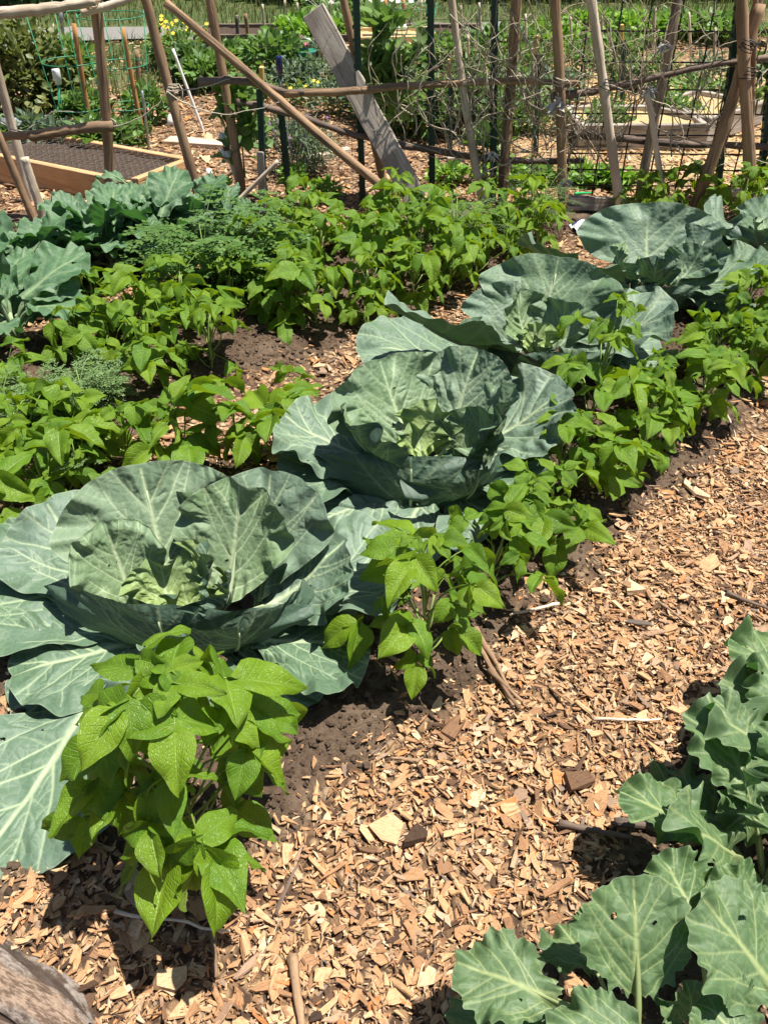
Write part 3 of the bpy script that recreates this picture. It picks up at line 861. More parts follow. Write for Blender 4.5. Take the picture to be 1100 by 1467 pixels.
far_zones = [  # x0, x1, y0, y1 in the photo, label
    (330, 450, 397, 453, 'bean plant in the thicket between the marigold and the leaning diagonal pole'),
    (450, 560, 382, 458, 'bean plant in the thicket below the foot of the weathered board'),
    (560, 690, 377, 438, 'bean plant in the thicket left of the middle cabbage'),
    (400, 520, 345, 395, 'bean plant at the back of the thicket near the green steel post'),
    (520, 640, 330, 387, 'bean plant at the back of the thicket in front of the weathered board'),
    (640, 730, 330, 390, 'bean plant at the back of the thicket around the dill'),
    (730, 788, 330, 385, 'bean plant at the back of the thicket left of the crumpled bag'),
]
k = 0
for (x0, x1, y0, y1, lb) in far_zones:
    for _ in range(60):
        p = P(R.uniform(x0, x1), R.uniform(y0, y1))
        if all((p - q).length > .17 for q in pts):
            pts.append(p); bean_far(p, 1000 + k, lb, 'bean plants in the back thicket', .92); k += 1
for j, (px, py, lb) in enumerate([(945, 318, 'bean plant behind the round back leaf of the fourth cabbage'), (990, 305, 'bean plant at the foot of the thick leaning pole'),
                     (1050, 312, 'bean plant between the fourth and the farthest cabbage'), (1085, 292, 'bean plant against the fence at the right edge'),
                     (905, 312, 'bean plant at the foot of the short pale stick')]):
    bean_far(P(px, py), 1200 + j, lb, 'bean plants behind the cabbages', .9)
#@@PLANTS2@@
# ------------------------------------------------------------------ feathery plants
def frond(mb, rnd, org, az, el, L, R, wdt=.012, npair=7, sub=3):
    """a divided leaf of small narrow leaflets along a curved stalk"""
    pts = []; a = el; p = Vector(org)
    for i in range(9):
        pts.append(p.copy()); p = p + Vector((math.cos(az) * math.cos(a), math.sin(az) * math.cos(a), math.sin(a))) * (L / 8); a -= R.uniform(.08, .2)
    v, f = tube(pts, [.0016] * 6 + [.001] * 3, 4, False); mb.add(v, f); rnd.append(np.full(len(v), .9))
    for i in range(2, 9):
        for sd in (-1, 1):
            ll = L * .34 * (1 - .45 * abs(i - 4) / 4) * R.uniform(.8, 1.1)
            d = Vector((math.cos(az + sd * R.uniform(.8, 1.2)), math.sin(az + sd * R.uniform(.8, 1.2)), R.uniform(-.35, .2))).normalized()
            for q in range(sub):
                b = pts[i] + d * ll * (q / sub)
                for s2 in (-1, 1):
                    dd = (d + d.cross(Vector((0, 0, 1))) * s2 * R.uniform(.4, .9)).normalized(); l2 = ll * .42; nrm = dd.cross(Vector((R.uniform(-.4, .4), R.uniform(-.4, .4), 1))).normalized()
                    w = wdt * .5
                    v = [b, b + dd * l2 * .5 + nrm * w * .5, b + dd * l2, b + dd * l2 * .5 - nrm * w * .5]
                    mb.add([tuple(x) for x in v], [(0, 1, 2, 3)]); rnd.append(np.full(4, R.random()))
def feathery(px, py, h, nf, label, m, seed, wdt=.006, name='feathery_seedling', cat='seedling', group=None):
    R = random.Random(seed); root = thing(name, label, cat, P(px, py), 0, group)
    mb = MB(); rnd = []
    for i in range(nf):
        q = i / nf; a = i * 2.4
        frond(mb, rnd, (R.uniform(-.02, .02), R.uniform(-.02, .02), h * .55 * q), a, R.uniform(.5, 1.2), h * R.uniform(.55, .8), R, wdt)
    me = mb.mesh('foliage', True, {'rnd': np.concatenate(rnd)}); link('foliage', me, m, root)
    MB().add(*tube([(0, 0, -.02), (.004, 0, h * .4), (0, .004, h * .75)], [.004, .003, .0015], 6)).build('stem', MAT['bean_stem'], root)
GF = 'feathery seedlings by the left edge'
for i, (px, py, h, lb) in enumerate([
    (125, 592, .17, 'pale feathery seedling on bare soil right of the beans at the left edge'),
    (75, 600, .14, 'low feathery seedling between two bean plants near the left edge'),
    (15, 622, .16, 'feathery seedling at the left edge above the lowest bean plant'),
    (95, 700, .13, 'feathery seedling behind the left leaf of the biggest cabbage'),
    (150, 575, .13, 'feathery seedling nearest the tall thin bean shoot'),
    (130, 655, .12, 'small feathery seedling beside the small bean plant')]):
    feathery(px, py, h * 1.2, 34, lb, MAT['feather'], 60 + i, .009, group=GF)
for i, (px, py, h, lb) in enumerate([
    (300, 425, .40, 'marigold plant with divided dark green leaves between the kale and the beans'),
    (372, 402, .34, 'smaller marigold plant to the right of the taller marigold')]):
    feathery(px, py, h, 34, lb, MAT['marigold'], 80 + i, .030, 'marigold_plant', 'marigold', 'marigold plants')
for i, (px, py, h, lb) in enumerate([(650, 372, .36, 'dill plant rising from the middle of the bean thicket'), (775, 320, .30, 'dill plant near the fence, right end of the bean thicket')]):
    feathery(px, py, h, 24, lb, MAT['feather'], 90 + i, .004, 'dill_plant', 'dill', 'dill plants')

# ------------------------------------------------------------------ ground
for (px, py, rr) in ((270, 675, .14), (345, 668, .12), (180, 668, .12), (430, 600, .07), (60, 720, .2), (125, 600, .28), (20, 800, .2)):
    q = P(px, py); SOIL_SPOTS.append((q.x, q.y, rr))
def ground():
    xs = np.concatenate([-3.2 - np.geomspace(150, .1, 26), np.arange(-3.2, 3.6, .022), 3.6 + np.geomspace(.1, 150, 26)])
    ys = np.concatenate([.1 - np.geomspace(60, .1, 14), np.arange(.1, 4.7, .022), 4.7 + np.geomspace(.05, 190, 60)])
    X, Y = np.meshgrid(xs, ys)
    so = soil_mask(X, Y)
    Z = ground_z(X, Y) + so * (.010 * fnoise(X, Y, 42, 21) + .006 * fnoise(X, Y, 95, 22, 9)) * sstep(5, 4.5, Y)
    n, m = X.shape; ii = np.arange(n * m).reshape(n, m)
    F = np.stack([ii[:-1, :-1], ii[:-1, 1:], ii[1:, 1:], ii[1:, :-1]], -1).reshape(-1, 4)
    me = bpy.data.meshes.new('ground'); me.from_pydata(np.stack([X, Y, Z], -1).reshape(-1, 3).tolist(), [], F.tolist())
    me.polygons.foreach_set('use_smooth', np.ones(len(me.polygons), bool))
    w = fnoise(X, Y, 1.3, 31)
    gr = sstep(7.6, 8.6, Y + .7 * w - .35 * np.clip(X, -4, 3)); gr = np.maximum(gr, .9 * sstep(6, 7, Y + .5 * w) * sstep(-1.6, -2.4, X + .3 * w))
    gr = np.maximum(gr, sstep(4, 6, np.abs(X)) * sstep(3, 1, Y) * .8)
    st = sstep(.5, 1.2, X + .3 * w) * sstep(4.7, 5.1, Y) * sstep(8.6, 7.6, Y) * (.55 + .4 * sstep(-.5, .6, fnoise(X, Y, 2.5, 33)))
    set_attr(me, 'soil', so.ravel()); set_attr(me, 'grass', gr.ravel()); set_attr(me, 'straw', st.ravel())
    me.update()
    tag(link('ground', me, MAT['ground']), kind='structure')
ground()

def chip_mesh(name, x, y, z, ln, wd, th, tilt, seed, tone):
    R = np.random.RandomState(seed); n = len(x)
    b = np.array([(-.5, -.40), (.02, -.5), (.47, -.45), (.5, .30), (.05, .5), (-.46, .44)])
    p = b[None] + R.normal(0, .10, (n, 6, 2)) * np.array([1., 1.25])
    tap = R.normal(0, .45, (n, 1)); p[..., 1] *= np.clip(1 + tap * p[..., 0] * 2, .12, 1.6)
    loc = np.empty((n, 12, 3)); 
    loc[:, :6, :2] = p; loc[:, 6:, :2] = p + R.normal(0, .05, (n, 6, 2))
    loc[:, :6, 2] = .5 + R.normal(0, .22, (n, 6)); loc[:, 6:, 2] = -.5
    loc *= np.stack([ln, wd, th], -1)[:, None, :]
    bend = R.normal(0, 1.6, n)
    loc[:, :, 2] += bend[:, None] * loc[:, :, 0] ** 2
    flat = loc + R.uniform(-40, 40, (n, 1, 3))
    yaw = R.uniform(0, 6.283, n); ta = R.normal(0, 1, n) * tilt; tb = R.normal(0, 1, n) * tilt
    c, s = np.cos(ta), np.sin(ta); Y_ = loc[..., 1] * c[:, None] - loc[..., 2] * s[:, None]; Z_ = loc[..., 1] * s[:, None] + loc[..., 2] * c[:, None]
    c, s = np.cos(tb), np.sin(tb); X_ = loc[..., 0] * c[:, None] + Z_ * s[:, None]; Z_ = -loc[..., 0] * s[:, None] + Z_ * c[:, None]
    c, s = np.cos(yaw), np.sin(yaw)
    V = np.stack([X_ * c[:, None] - Y_ * s[:, None] + x[:, None], X_ * s[:, None] + Y_ * c[:, None] + y[:, None], Z_ + z[:, None]], -1).reshape(-1, 3)
    fl = [list(range(6)), list(range(11, 5, -1))] + [[k, 6 + k, 6 + (k + 1) % 6, (k + 1) % 6] for k in range(6)]
    one = np.concatenate([np.array(q) for q in fl]); sizes = np.array([len(q) for q in fl])
    loops = (one[None] + 12 * np.arange(n)[:, None]).ravel(); tot = np.tile(sizes, n); start = np.concatenate([[0], np.cumsum(tot)[:-1]])
    me = bpy.data.meshes.new(name)
    me.vertices.add(len(V)); me.vertices.foreach_set('co', V.ravel().astype(np.float32))
    me.loops.add(len(loops)); me.loops.foreach_set('vertex_index', loops.astype(np.int32))
    me.polygons.add(len(tot)); me.polygons.foreach_set('loop_start', start.astype(np.int32))
    me.update(calc_edges=True); me.validate(); me.polygons.foreach_set('use_smooth', np.zeros(len(me.polygons), bool))
    set_attr(me, 'tone', np.repeat(tone, 12)); set_attr(me, 'flat', flat.reshape(-1, 3))
    return me

def chips():
    R = np.random.RandomState(5)
    x = []; y = []; ln = []; zz = []
    def zone(n, x0, x1, y0, y1, mean, soil_keep):
        a = R.uniform(x0, x1, n); b = R.uniform(y0, y1, n)
        so = soil_mask(a, b)
        keep = R.rand(n) < (1 - so) * (1 - soil_keep) + soil_keep * (.4 + .6 * (fnoise(a, b, 9, 44) > .2))
        # only what could be seen from near the photograph's place
        keep &= np.abs(a) < .62 * b + .75
        a, b = a[keep], b[keep]; x.append(a); y.append(b); l = R.lognormal(math.log(mean), .48, len(a)); ln.append(np.clip(l, .004, .07)); zz.append(R.rand(len(a)))
    zone(36000, -1., 1.7, .25, 2.2, .0155, .10)
    zone(52000, -1., 1.7, .25, 2.2, .0085, .20)
    zone(26000, -2.6, 2.3, 2.0, 4.7, .018, .05)
    zone(16000, -3.6, 4.2, 4.3, 7.2, .030, .0)
    zone(6000, -4.5, 5.5, 7.0, 9.5, .034, .0)
    x = np.concatenate(x); y = np.concatenate(y); ln = np.concatenate(ln); zz = np.concatenate(zz); n = len(x)
    asp = np.clip(R.lognormal(math.log(.29), .42, n), .08, .8); th = np.clip(ln * R.uniform(.04, .13, n), .0007, .0045)
    tone = np.clip(.15 + .80 * R.beta(2.0, 1.8, n), 0, .93); k = R.rand(n); tone[k < .06] = R.uniform(0, .16, (k < .06).sum()); tone[k > .965] = 1.
    k2 = R.rand(n) < .04; ln[k2] = np.clip(ln[k2] * 2.4, .02, .085); asp[k2] = R.uniform(.06, .13, k2.sum()); tone[k2] = R.uniform(.05, .5, k2.sum()); th[k2] = .0025
    g = ground_z(x, y)
    z = g + .001 + .012 * zz ** 1.3 * (y < 8) + ln * .06
    me = chip_mesh('wood_chips', x, y, z, ln, ln * asp, th, .22, 8, tone)
    o = link('wood_chips', me, MAT['chip'])
    tag(o, 'tan and brown wood chip mulch covering the paths', 'wood chips', kind='stuff')
chips()

def clods():
    R = np.random.RandomState(9); n = 120000
    x = R.uniform(-2., 1.9, n); y = R.uniform(.35, 4.2, n); so = soil_mask(x, y)
    keep = (R.rand(n) < so * .9) & (np.abs(x) < .62 * y + .6); x, y = x[keep], y[keep]; n = len(x)
    s = np.clip(R.lognormal(math.log(.0034), .6, n), .0014, .0095)
    t = (1 + 5 ** .5) / 2
    ico = np.array([(-1, t, 0), (1, t, 0), (-1, -t, 0), (1, -t, 0), (0, -1, t), (0, 1, t), (0, -1, -t), (0, 1, -t), (t, 0, -1), (t, 0, 1), (-t, 0, -1), (-t, 0, 1)]) / 1.9
    fi = np.array([(0, 11, 5), (0, 5, 1), (0, 1, 7), (0, 7, 10), (0, 10, 11), (1, 5, 9), (5, 11, 4), (11, 10, 2), (10, 7, 6), (7, 1, 8), (3, 9, 4), (3, 4, 2), (3, 2, 6), (3, 6, 8), (3, 8, 9), (4, 9, 5), (2, 4, 11), (6, 2, 10), (8, 6, 7), (9, 8, 1)])
    V = ico[None] * (1 + R.normal(0, .3, (n, 12, 1))) * s[:, None, None] * np.array([1.15, 1., .6])
    yaw = R.uniform(0, 6.28, n); c, q = np.cos(yaw)[:, None], np.sin(yaw)[:, None]
    z = ground_z(x, y) + so[keep] * 0 + R.uniform(-.004, .006, n) + .010 * fnoise(x, y, 42, 21) + .006 * fnoise(x, y, 95, 22, 9)
    V = np.stack([V[..., 0] * c - V[..., 1] * q + x[:, None], V[..., 0] * q + V[..., 1] * c + y[:, None], V[..., 2] + z[:, None]], -1)
    F = (fi[None] + 12 * np.arange(n)[:, None, None]).reshape(-1, 3)
    me = bpy.data.meshes.new('soil_clods')
    me.vertices.add(n * 12); me.vertices.foreach_set('co', V.ravel().astype(np.float32))
    me.loops.add(F.size); me.loops.foreach_set('vertex_index', F.ravel().astype(np.int32))
    me.polygons.add(len(F)); me.polygons.foreach_set('loop_start', (3 * np.arange(len(F))).astype(np.int32))
    me.update(calc_edges=True); me.polygons.foreach_set('use_smooth', np.zeros(len(F), bool)); set_attr(me, 'rnd', np.repeat(R.rand(n), 12))
    tag(link('soil_clods', me, MAT['clod']), 'dark crumbly soil of the raised rows', 'soil', kind='stuff')
clods()

# single pieces lying on the path
def chip_piece(px, py, L, W, T, yaw, tone, label, name='wood_chunk', cat='wood chunk', seed=0, rise=.014):
    me = chip_mesh(name, np.zeros(1), np.zeros(1), np.zeros(1), np.array([L]), np.array([W]), np.array([T]), 0., seed, np.array([tone]))
    # turn by the object, not the mesh
    p = P(px, py); o = link(name, me, MAT['chip'], None, p + Vector((0, 0, rise + T * .3)), (random.Random(seed).uniform(-.15, .15), random.Random(seed + 1).uniform(-.15, .15), yaw)); tag(o, label, cat)
for i, a in enumerate([
    (555, 1196, .062, .042, .012, .3, .80, 'large pale wood chunk in the middle of the chip path'),
    (598, 1202, .032, .030, .012, 1.2, .02, 'small black wood chunk touching the large pale chunk'),
    (905, 683, .10, .035, .012, .5, .82, 'long pale wood slab at the path edge below the bean hedge'),
    (995, 710, .09, .025, .010, .9, .86, 'pale pointed wood slab high on the path'),
    (830, 1125, .062, .03, .010, 2.8, .12, 'dark brown wood chunk left of the broccoli leaf'),
    (905, 850, .045, .035, .012, 1.8, .88, 'rounded cream wood chunk in the middle of the upper path'),
    (250, 1410, .05, .035, .012, .9, .8, 'yellow wood chunk below the front bean plant'),
    (650, 1050, .06, .03, .010, .2, .2, 'brown wood chunk near the foot of the split bark')]):
    chip_piece(*a, seed=20 + i)
def stick(px0, py0, px1, py1, r, label, m='pale_pole', cat='stick', name='stick', z=.02, seed=0, n=9):
    a, b = P(px0, py0, z), P(px1, py1, z); R = random.Random(seed); L = (b - a).length
    pts = []
    for i in range(n):
        q = i / (n - 1); pts.append((R.uniform(-1, 1) * L * .015, R.uniform(-1, 1) * L * .012, L * q))
    o = MB().add(*tube(pts, [r * (1 - .45 * i / (n - 1)) * R.uniform(.8, 1.15) for i in range(n)], 7)).build(name, MAT[m])
    o.location = a; o.rotation_euler = (b - a).to_track_quat('Z', 'Y').to_euler()
    tag(o, label, cat); return o
for i, a in enumerate([
    (165, 1305, 330, 1335, .0035, 'thin pale straw lying under the front bean plant', 'pale_pole'),
    (420, 1370, 435, 1490, .010, 'brown broken stick pointing down at the bottom edge', 'bamboo'),
    (305, 1330, 310, 1400, .006, 'short reddish stick in the chips right of the log', 'bamboo'),
    (395, 1310, 425, 1240, .004, 'dark twig leaning in the chips right of the front bean plant', 'dark_pole'),
    (880, 1178, 990, 1190, .010, 'dark rotten branch lying in the broccoli shade', 'dark_pole'),
    (800, 1180, 905, 1200, .008, 'dark bent stick running into the broccoli shade', 'dark_pole'),
    (1040, 850, 1100, 872, .007, 'dark stick cut off by the right edge of the path', 'dark_pole'),
    (850, 1030, 945, 1032, .004, 'straight pale stick lying across the path', 'pale_pole'),
    (940, 860, 1010, 910, .004, 'thin brown twig on the right of the path', 'bamboo'),
    (1040, 590, 1060, 640, .003, 'thin straw sticking up at the far path edge', 'pale_pole'),
    (600, 1090, 560, 1085, .005, 'grey brown stick across the chips above the pale chunk', 'bamboo'),
    (800, 865, 730, 880, .005, 'pale twig at the edge of the soil bank', 'pale_pole')]):
    stick(a[0], a[1], a[2], a[3], a[4], a[5], a[6], seed=30 + i)
# split bark strips
for i, (x0, y0, x1, y1, lb) in enumerate([
    (672, 905, 742, 1015, 'longest strip of the split bark pile beside the bean plants'),
    (682, 900, 728, 985, 'upper strip of the split bark pile'),
    (690, 925, 735, 1010, 'lower strip of the split bark pile'),
    (700, 960, 748, 1005, 'short strip at the path end of the split bark pile')]):
    stick(x0, y0, x1, y1, .007, lb, 'bamboo', 'bark strip', 'bark_strip', .02 + .006 * (i % 2), 50 + i, 7)

# weathered log at the lower left corner
def log():
    a, b = P(-215, 1282, .006), P(132, 1492, .008); L = (b - a).length
    nseg, ns = 150, 96
    q, t = np.meshgrid(np.linspace(0, 1, nseg), np.linspace(0, 2 * math.pi, ns, endpoint=False), indexing='ij')
    cx, cy = np.cos(t), np.sin(t)
    r = .056 * (1 - .10 * q) * (1 + .05 * np.sin(3 * t + 2 * q) + .03 * np.sin(5 * t + 7 * q))
    g = fnoise(cx * .062 * 3 + q * .12, cy * .062 * 3 + q * L * .25, 120, 51) ; g2 = fnoise(cx * .25, cy * .25 + q * L * .9, 60, 52); g3 = fnoise(cx + q * 2, cy - q * 5, 4, 53)
    plate = sstep(.1, .35, g3)                      # bark still on
    g2 = fnoise(t * 3, q * 2.2, 3.2, 55); r = r + .0010 * g - .0035 * sstep(.7, 1.3, g2) + .004 * plate
    r = r * (1 - .5 * sstep(.84, 1., q) * (.5 + .5 * np.sin(2 * t + 1)) - .12 * sstep(.9, 1., q))
    z = L * q + (q > .99) * (.02 * np.sin(2.3 * t) + .014 * np.sin(9 * t))
    ii = np.arange(nseg * ns).reshape(nseg, ns); jj = np.roll(ii, -1, 1)
    F = np.stack([ii[:-1], jj[:-1], jj[1:], ii[1:]], -1).reshape(-1, 4).tolist() + [list(range(ns - 1, -1, -1))]
    root = thing('log', 'weathered grey log in the lower left corner with a broken orange end', 'log', a); root.rotation_euler = (b - a).to_track_quat('Z', 'Y').to_euler()
    me = MB().add(np.stack([r * cx, r * cy, z], -1), F).mesh('bark'); set_attr(me, 'plate', plate.ravel()); set_attr(me, 'ridge', g2.ravel())
    nt_ = NT('grey_bark'); co = nt_.co('Object', (1, 1, .22)); n1 = nt_.noise(co, 190, 8, .75); n2 = nt_.noise(nt_.co('Object', (1, 1, .45)), 55, 7, .72)
    c = nt_.mix(nt_.rng(n1, .42, .58), (.36, .26, .19), (.13, .088, .062))
    c = nt_.mix(nt_.attr('plate'), c, nt_.mix(nt_.rng(n2, .42, .58), (.33, .28, .245), (.11, .078, .058)))
    c = nt_.mix(nt_.rng(nt_.attr('ridge'), .75, 1.3, 0., .85), c, (.06, .042, .032))
    link('bark', me, nt_.pbr(c, .9, nt_.bump(nt_.math('ADD', n1, n2), .9, .006), .2), root)
    mb = MB(); rr = random.Random(4)
    for i in range(34):
        t = rr.uniform(0, 6.28); r = rr.uniform(.004, .046); l = rr.uniform(.005, .05); x, y = r * math.cos(t), r * math.sin(t); w = rr.uniform(.006, .013)
        x *= .62; y *= .62; mb.add(*tube([(x, y, L * .93), (x, y, L - .012 + l * .2), (x * 1.05, y * 1.05, L - .015 + l * .7)], [w * .7, w * .6, .002], 4))
    mb.build('splintered_end', MAT['heart'], root, smooth=False)
log()
#@@FENCE@@
# ------------------------------------------------------------------ fence
FY = 4.36
def pole(name, label, cat, a, b, r0, r1=None, m='bamboo', group=None, nodes=True, seed=0, sway=.012, n=26, sides=9, over=0.):
    """a stick from a to b, longer by over at the b end; modelled along its own Z"""
    a, b = Vector(a), Vector(b); d = (b - a).normalized(); b = b + d * over; L = (b - a).length
    R = random.Random(seed); r1 = r1 or r0 * .8
    pts = []; rr = []; ph = R.uniform(0, 6.28); nd = R.uniform(.16, .26)
    for i in range(n):
        q = i / (n - 1)
        pts.append((sway * math.sin(2.2 * math.pi * q + ph) * L * .5, sway * math.cos(1.7 * math.pi * q + ph) * L * .5, L * q))
        r = r0 + (r1 - r0) * q
        if nodes and (L * q) % nd < L / n: r *= 1.10
        rr.append(r * R.uniform(.95, 1.05))
    o = MB().add(*tube(pts, rr, sides)).build(name, MAT[m]); o.location = a; o.rotation_euler = d.to_track_quat('Z', 'Y').to_euler()
    if label: tag(o, label, cat, group)
    return o
GP = 'poles of the rustic bean fence'
def fpole(x0, y0, x1, y1, r, label, m='bamboo', dy=0., over=.5, ytop=None, r1=None, seed=0, sink=.12, **k):
    """foot (x0, y0) and upper point (x1, y1) in the photo, standing in the fence line"""
    Y = FY + dy; a = Q(x0, y0, Y); b = Q(x1, y1, Y if ytop is None else FY + ytop); d = (b - a).normalized()
    a = a - d * sink
    return pole('fence_pole', label, 'pole', a, b, r, r1, m, GP, over=over, seed=seed, **k)
fpole(160, 305, 137, 0, .027, 'thick brown pole tied to the low rail in front of the wooden raised bed', seed=1)
fpole(284, 285, 212, 0, .026, 'brown leaning pole with twine tied half way up, right of the raised bed', dy=.05, seed=2)
fpole(28, 215, -3, 105, .024, 'tan pole leaning at the left edge above the low rail', 'pale_pole', dy=.12, sink=.45, seed=3)
fpole(52, 318, -2, 195, .021, 'dark thin pole leaning left under the low rail', dy=-.16, over=.1, seed=4)
fpole(68, 332, 36, 226, .025, 'short pale grey stub leaning beside the dark thin pole', 'pale_pole', dy=-.2, over=0., seed=5)
fpole(347, 290, 303, 0, .024, 'dark brown pole wrapped with vine leaves', 'bamboo', dy=.12, seed=6)
fpole(552, 262, 490, 0, .022, 'brown pole standing just behind the weathered board', 'bamboo', dy=.26, seed=7)
fpole(690, 285, 645, -5, .020, 'pale peeling pole right of the weathered board', 'pale_pole', dy=-.02, seed=8)
fpole(722, 280, 736, 0, .027, 'thick reddish brown pole tangled in dry vine', 'bamboo', dy=.03, seed=9)
fpole(808, 290, 792, 0, .026, 'grey brown pole with a knot of dry husks on it', 'bamboo', dy=-.03, seed=10)
fpole(890, 305, 845, 0, .024, 'bright bleached pole, the palest of the fence', 'pale_pole', dy=-.10, seed=11, sway=.004)
fpole(915, 300, 966, 0, .025, 'grey brown pole leaning right with vine stems round its middle', 'grey_brown', dy=.04, seed=12)
fpole(953, 285, 926, 140, .016, 'short pale stick leaning in front of the wire panel', 'pale_pole', dy=-.12, over=.02, seed=13)
fpole(1000, 285, 1062, 95, .032, 'thickest brown pole leaning right, near the right edge', 'bamboo', dy=-.06, over=.25, seed=14)
fpole(1072, 300, 1066, 0, .029, 'upright brown pole bound with wire at the right edge', 'bamboo', dy=-.12, seed=15)
fpole(1079, 300, 1078, 0, .014, 'thin pole tied behind the upright right edge pole', 'bamboo', dy=-.04, seed=16)
fpole(1052, 130, 1088, 0, .024, 'upper pole crossing behind the upright right edge pole', 'bamboo', dy=.02, sink=.3, seed=17)
fpole(528, 250, 245, 12, .023, 'long pole lying diagonally across the fence', 'bamboo', dy=-.1, over=.03, ytop=-.02, seed=18, sink=.15)
fpole(336, 295, 396, 232, .013, 'short pale stick leaning right against the green post', 'pale_pole', dy=-.14, over=.01, seed=19)
fpole(262, 295, 338, 242, .014, 'low brown stick propped behind the kale', 'bamboo', dy=.3, over=.02, seed=20)
fpole(268, 300, 325, 262, .011, 'second low stick under the propped brown stick', 'bamboo', dy=.26, over=.0, seed=21)
fpole(376, 308, 373, 218, .022, 'short grey stub post beside the green steel post', 'grey_wood', dy=.0, over=0., seed=22)
GRA = 'rails of the rustic bean fence'
def rail(pts, r, label, m='bamboo', dy=0., seed=0, r1=None):
    """a branch through photo points, at the fence line"""
    W_ = [Q(x, y, FY + dy) for (x, y) in pts]; a = W_[0]
    # dense smooth curve in local space with Z along the branch
    d = (W_[-1] - a).normalized(); qd = d.to_track_quat('Z', 'Y'); inv = qd.inverted(); loc = [inv @ (p - a) for p in W_]
    R = random.Random(seed); N = max(14, 6 * len(pts)); out = []; rr = []
    for i in range(N):
        t = i / (N - 1) * (len(loc) - 1); k = min(int(t), len(loc) - 2); u = t - k; u = u * u * (3 - 2 * u) * .4 + u * .6
        p = loc[k].lerp(loc[k + 1], u) + Vector((R.uniform(-1, 1), R.uniform(-1, 1), 0)) * r * .12; out.append(p); rr.append((r + ((r1 or r * .75) - r) * i / (N - 1)) * R.uniform(.88, 1.12))
    o = MB().add(*tube(out, rr, 9)).build('fence_rail', MAT[m]); o.location = a; o.rotation_euler = qd.to_euler()
    return tag(o, label, 'rail', GRA)
rail([(-20, 197), (48, 193)], .024, 'left piece of the low rail, cut by the left edge', 'bamboo', -.08, 1)
rail([(44, 196), (100, 186), (162, 181)], .026, 'low rail ending at the thick brown pole', 'bamboo', -.09, 2, .024)
rail([(-20, 22), (60, 14), (136, 2)], .026, 'upper rail across the left top corner', 'pale_pole', -.09, 3)
rail([(118, 18), (150, 10), (195, -4)], .020, 'upper rail piece right of the thick brown pole', 'pale_pole', -.05, 4)
rail([(284, 118), (330, 115), (366, 119), (410, 133), (450, 133)], .020, 'curved dark branch tied to the vine wrapped pole', 'dark_pole', -.02, 5)
rail([(408, 134), (500, 131), (570, 124), (660, 118), (760, 116), (830, 120)], .018, 'long dark branch at mid height behind the weathered board', 'bamboo', -.02, 6)
rail([(340, 146), (380, 153), (440, 170), (500, 192), (560, 203)], .018, 'sloping forked branch under the diagonal pole', 'dark_pole', .08, 7)
rail([(570, 207), (620, 215), (690, 227), (760, 231), (835, 230)], .019, 'low dark branch between the weathered board and the wire panel', 'dark_pole', .07, 8)
rail([(800, 190), (880, 197), (980, 206), (1110, 210)], .022, 'low dark rail across the wire panel', 'dark_pole', .09, 9)
rail([(790, 138), (850, 131), (930, 112), (1020, 92), (1110, 82)], .018, 'branch rising across the wire panel to the right edge', 'dark_pole', -.01, 10)

# weathered board
def board():
    a, b = Q(588, 272, FY - .04), Q(447, 12, FY + .20); d = (b - a); L = d.length + .05; z = d.normalized()
    y = Vector((0, 1, 0)); y = (y - z * y.dot(z)).normalized(); x = y.cross(z)
    o = MB().add(*box(0, 0, L / 2, .118, .032, L, .004)).build('weathered_board', MAT['grey_wood'], smooth=False)
    o.matrix_world = Matrix.Translation(a - z * .06) @ Matrix((x, y, z)).transposed().to_4x4()
    tag(o, 'weathered grey board leaning across the middle of the fence', 'board')
board()

# steel posts
GT = 'green steel fence posts'
def tpost(x0, y0, x1, y1, label, dy=.06, over=.4, cap=False, w=.034):
    a, b = Q(x0, y0, FY + dy), Q(x1, y1, FY + dy); z = (b - a).normalized(); a = a - z * .15; b = b + z * over; L = (b - a).length
    root = thing('steel_post', label, 'fence post', a, 0, GT); root.rotation_euler = z.to_track_quat('Z', 'Y').to_euler()
    mb = MB().add(*box(0, 0, L / 2, w, .004, L, .001)).add(*box(0, .0165, L / 2, .004, .028, L, .001))
    for k in range(int(L / .055)): mb.add(*box(0, -.005, .05 + k * .055, .012, .006, .016, .001))
    mb.build('post', MAT['steel_green'], root, smooth=False)
    if cap: MB().add(*box(0, 0, L + .05, w * .95, .022, .10, .003)).build('painted_top', MAT['yellow'], root, smooth=False)
tpost(383, 305, 376, 128, 'green steel post with the yellow wooden top by the grey stub post', .05, .0, True, .042)
tpost(615, 268, 612, 0, 'green steel post right of the weathered board foot', .08)
tpost(641, 205, 643, 112, 'green post with a yellow top behind the pale peeling pole', 1.0, 0., True)
tpost(702, 292, 704, 0, 'dark steel post left of the thick reddish pole', .05)
tpost(764, 210, 768, 78, 'green post with a yellow top right of the reddish pole', 1.1, 0., True)
tpost(888, 150, 890, 58, 'green post with a yellow top behind the bleached pole', 2.2, 0., True)
tpost(1025, 262, 1054, 0, 'green steel post leaning right near the right edge', .0)
tpost(1085, 268, 1098, 120, 'green steel post cut off by the right edge', .12, .3)
tpost(409, 262, 399, 160, 'thin dark steel post holding the wire netting below the diagonal pole', .25, 0., False, .02)
tpost(515, 265, 511, 150, 'green steel post hidden by the weathered board', .1, .6)

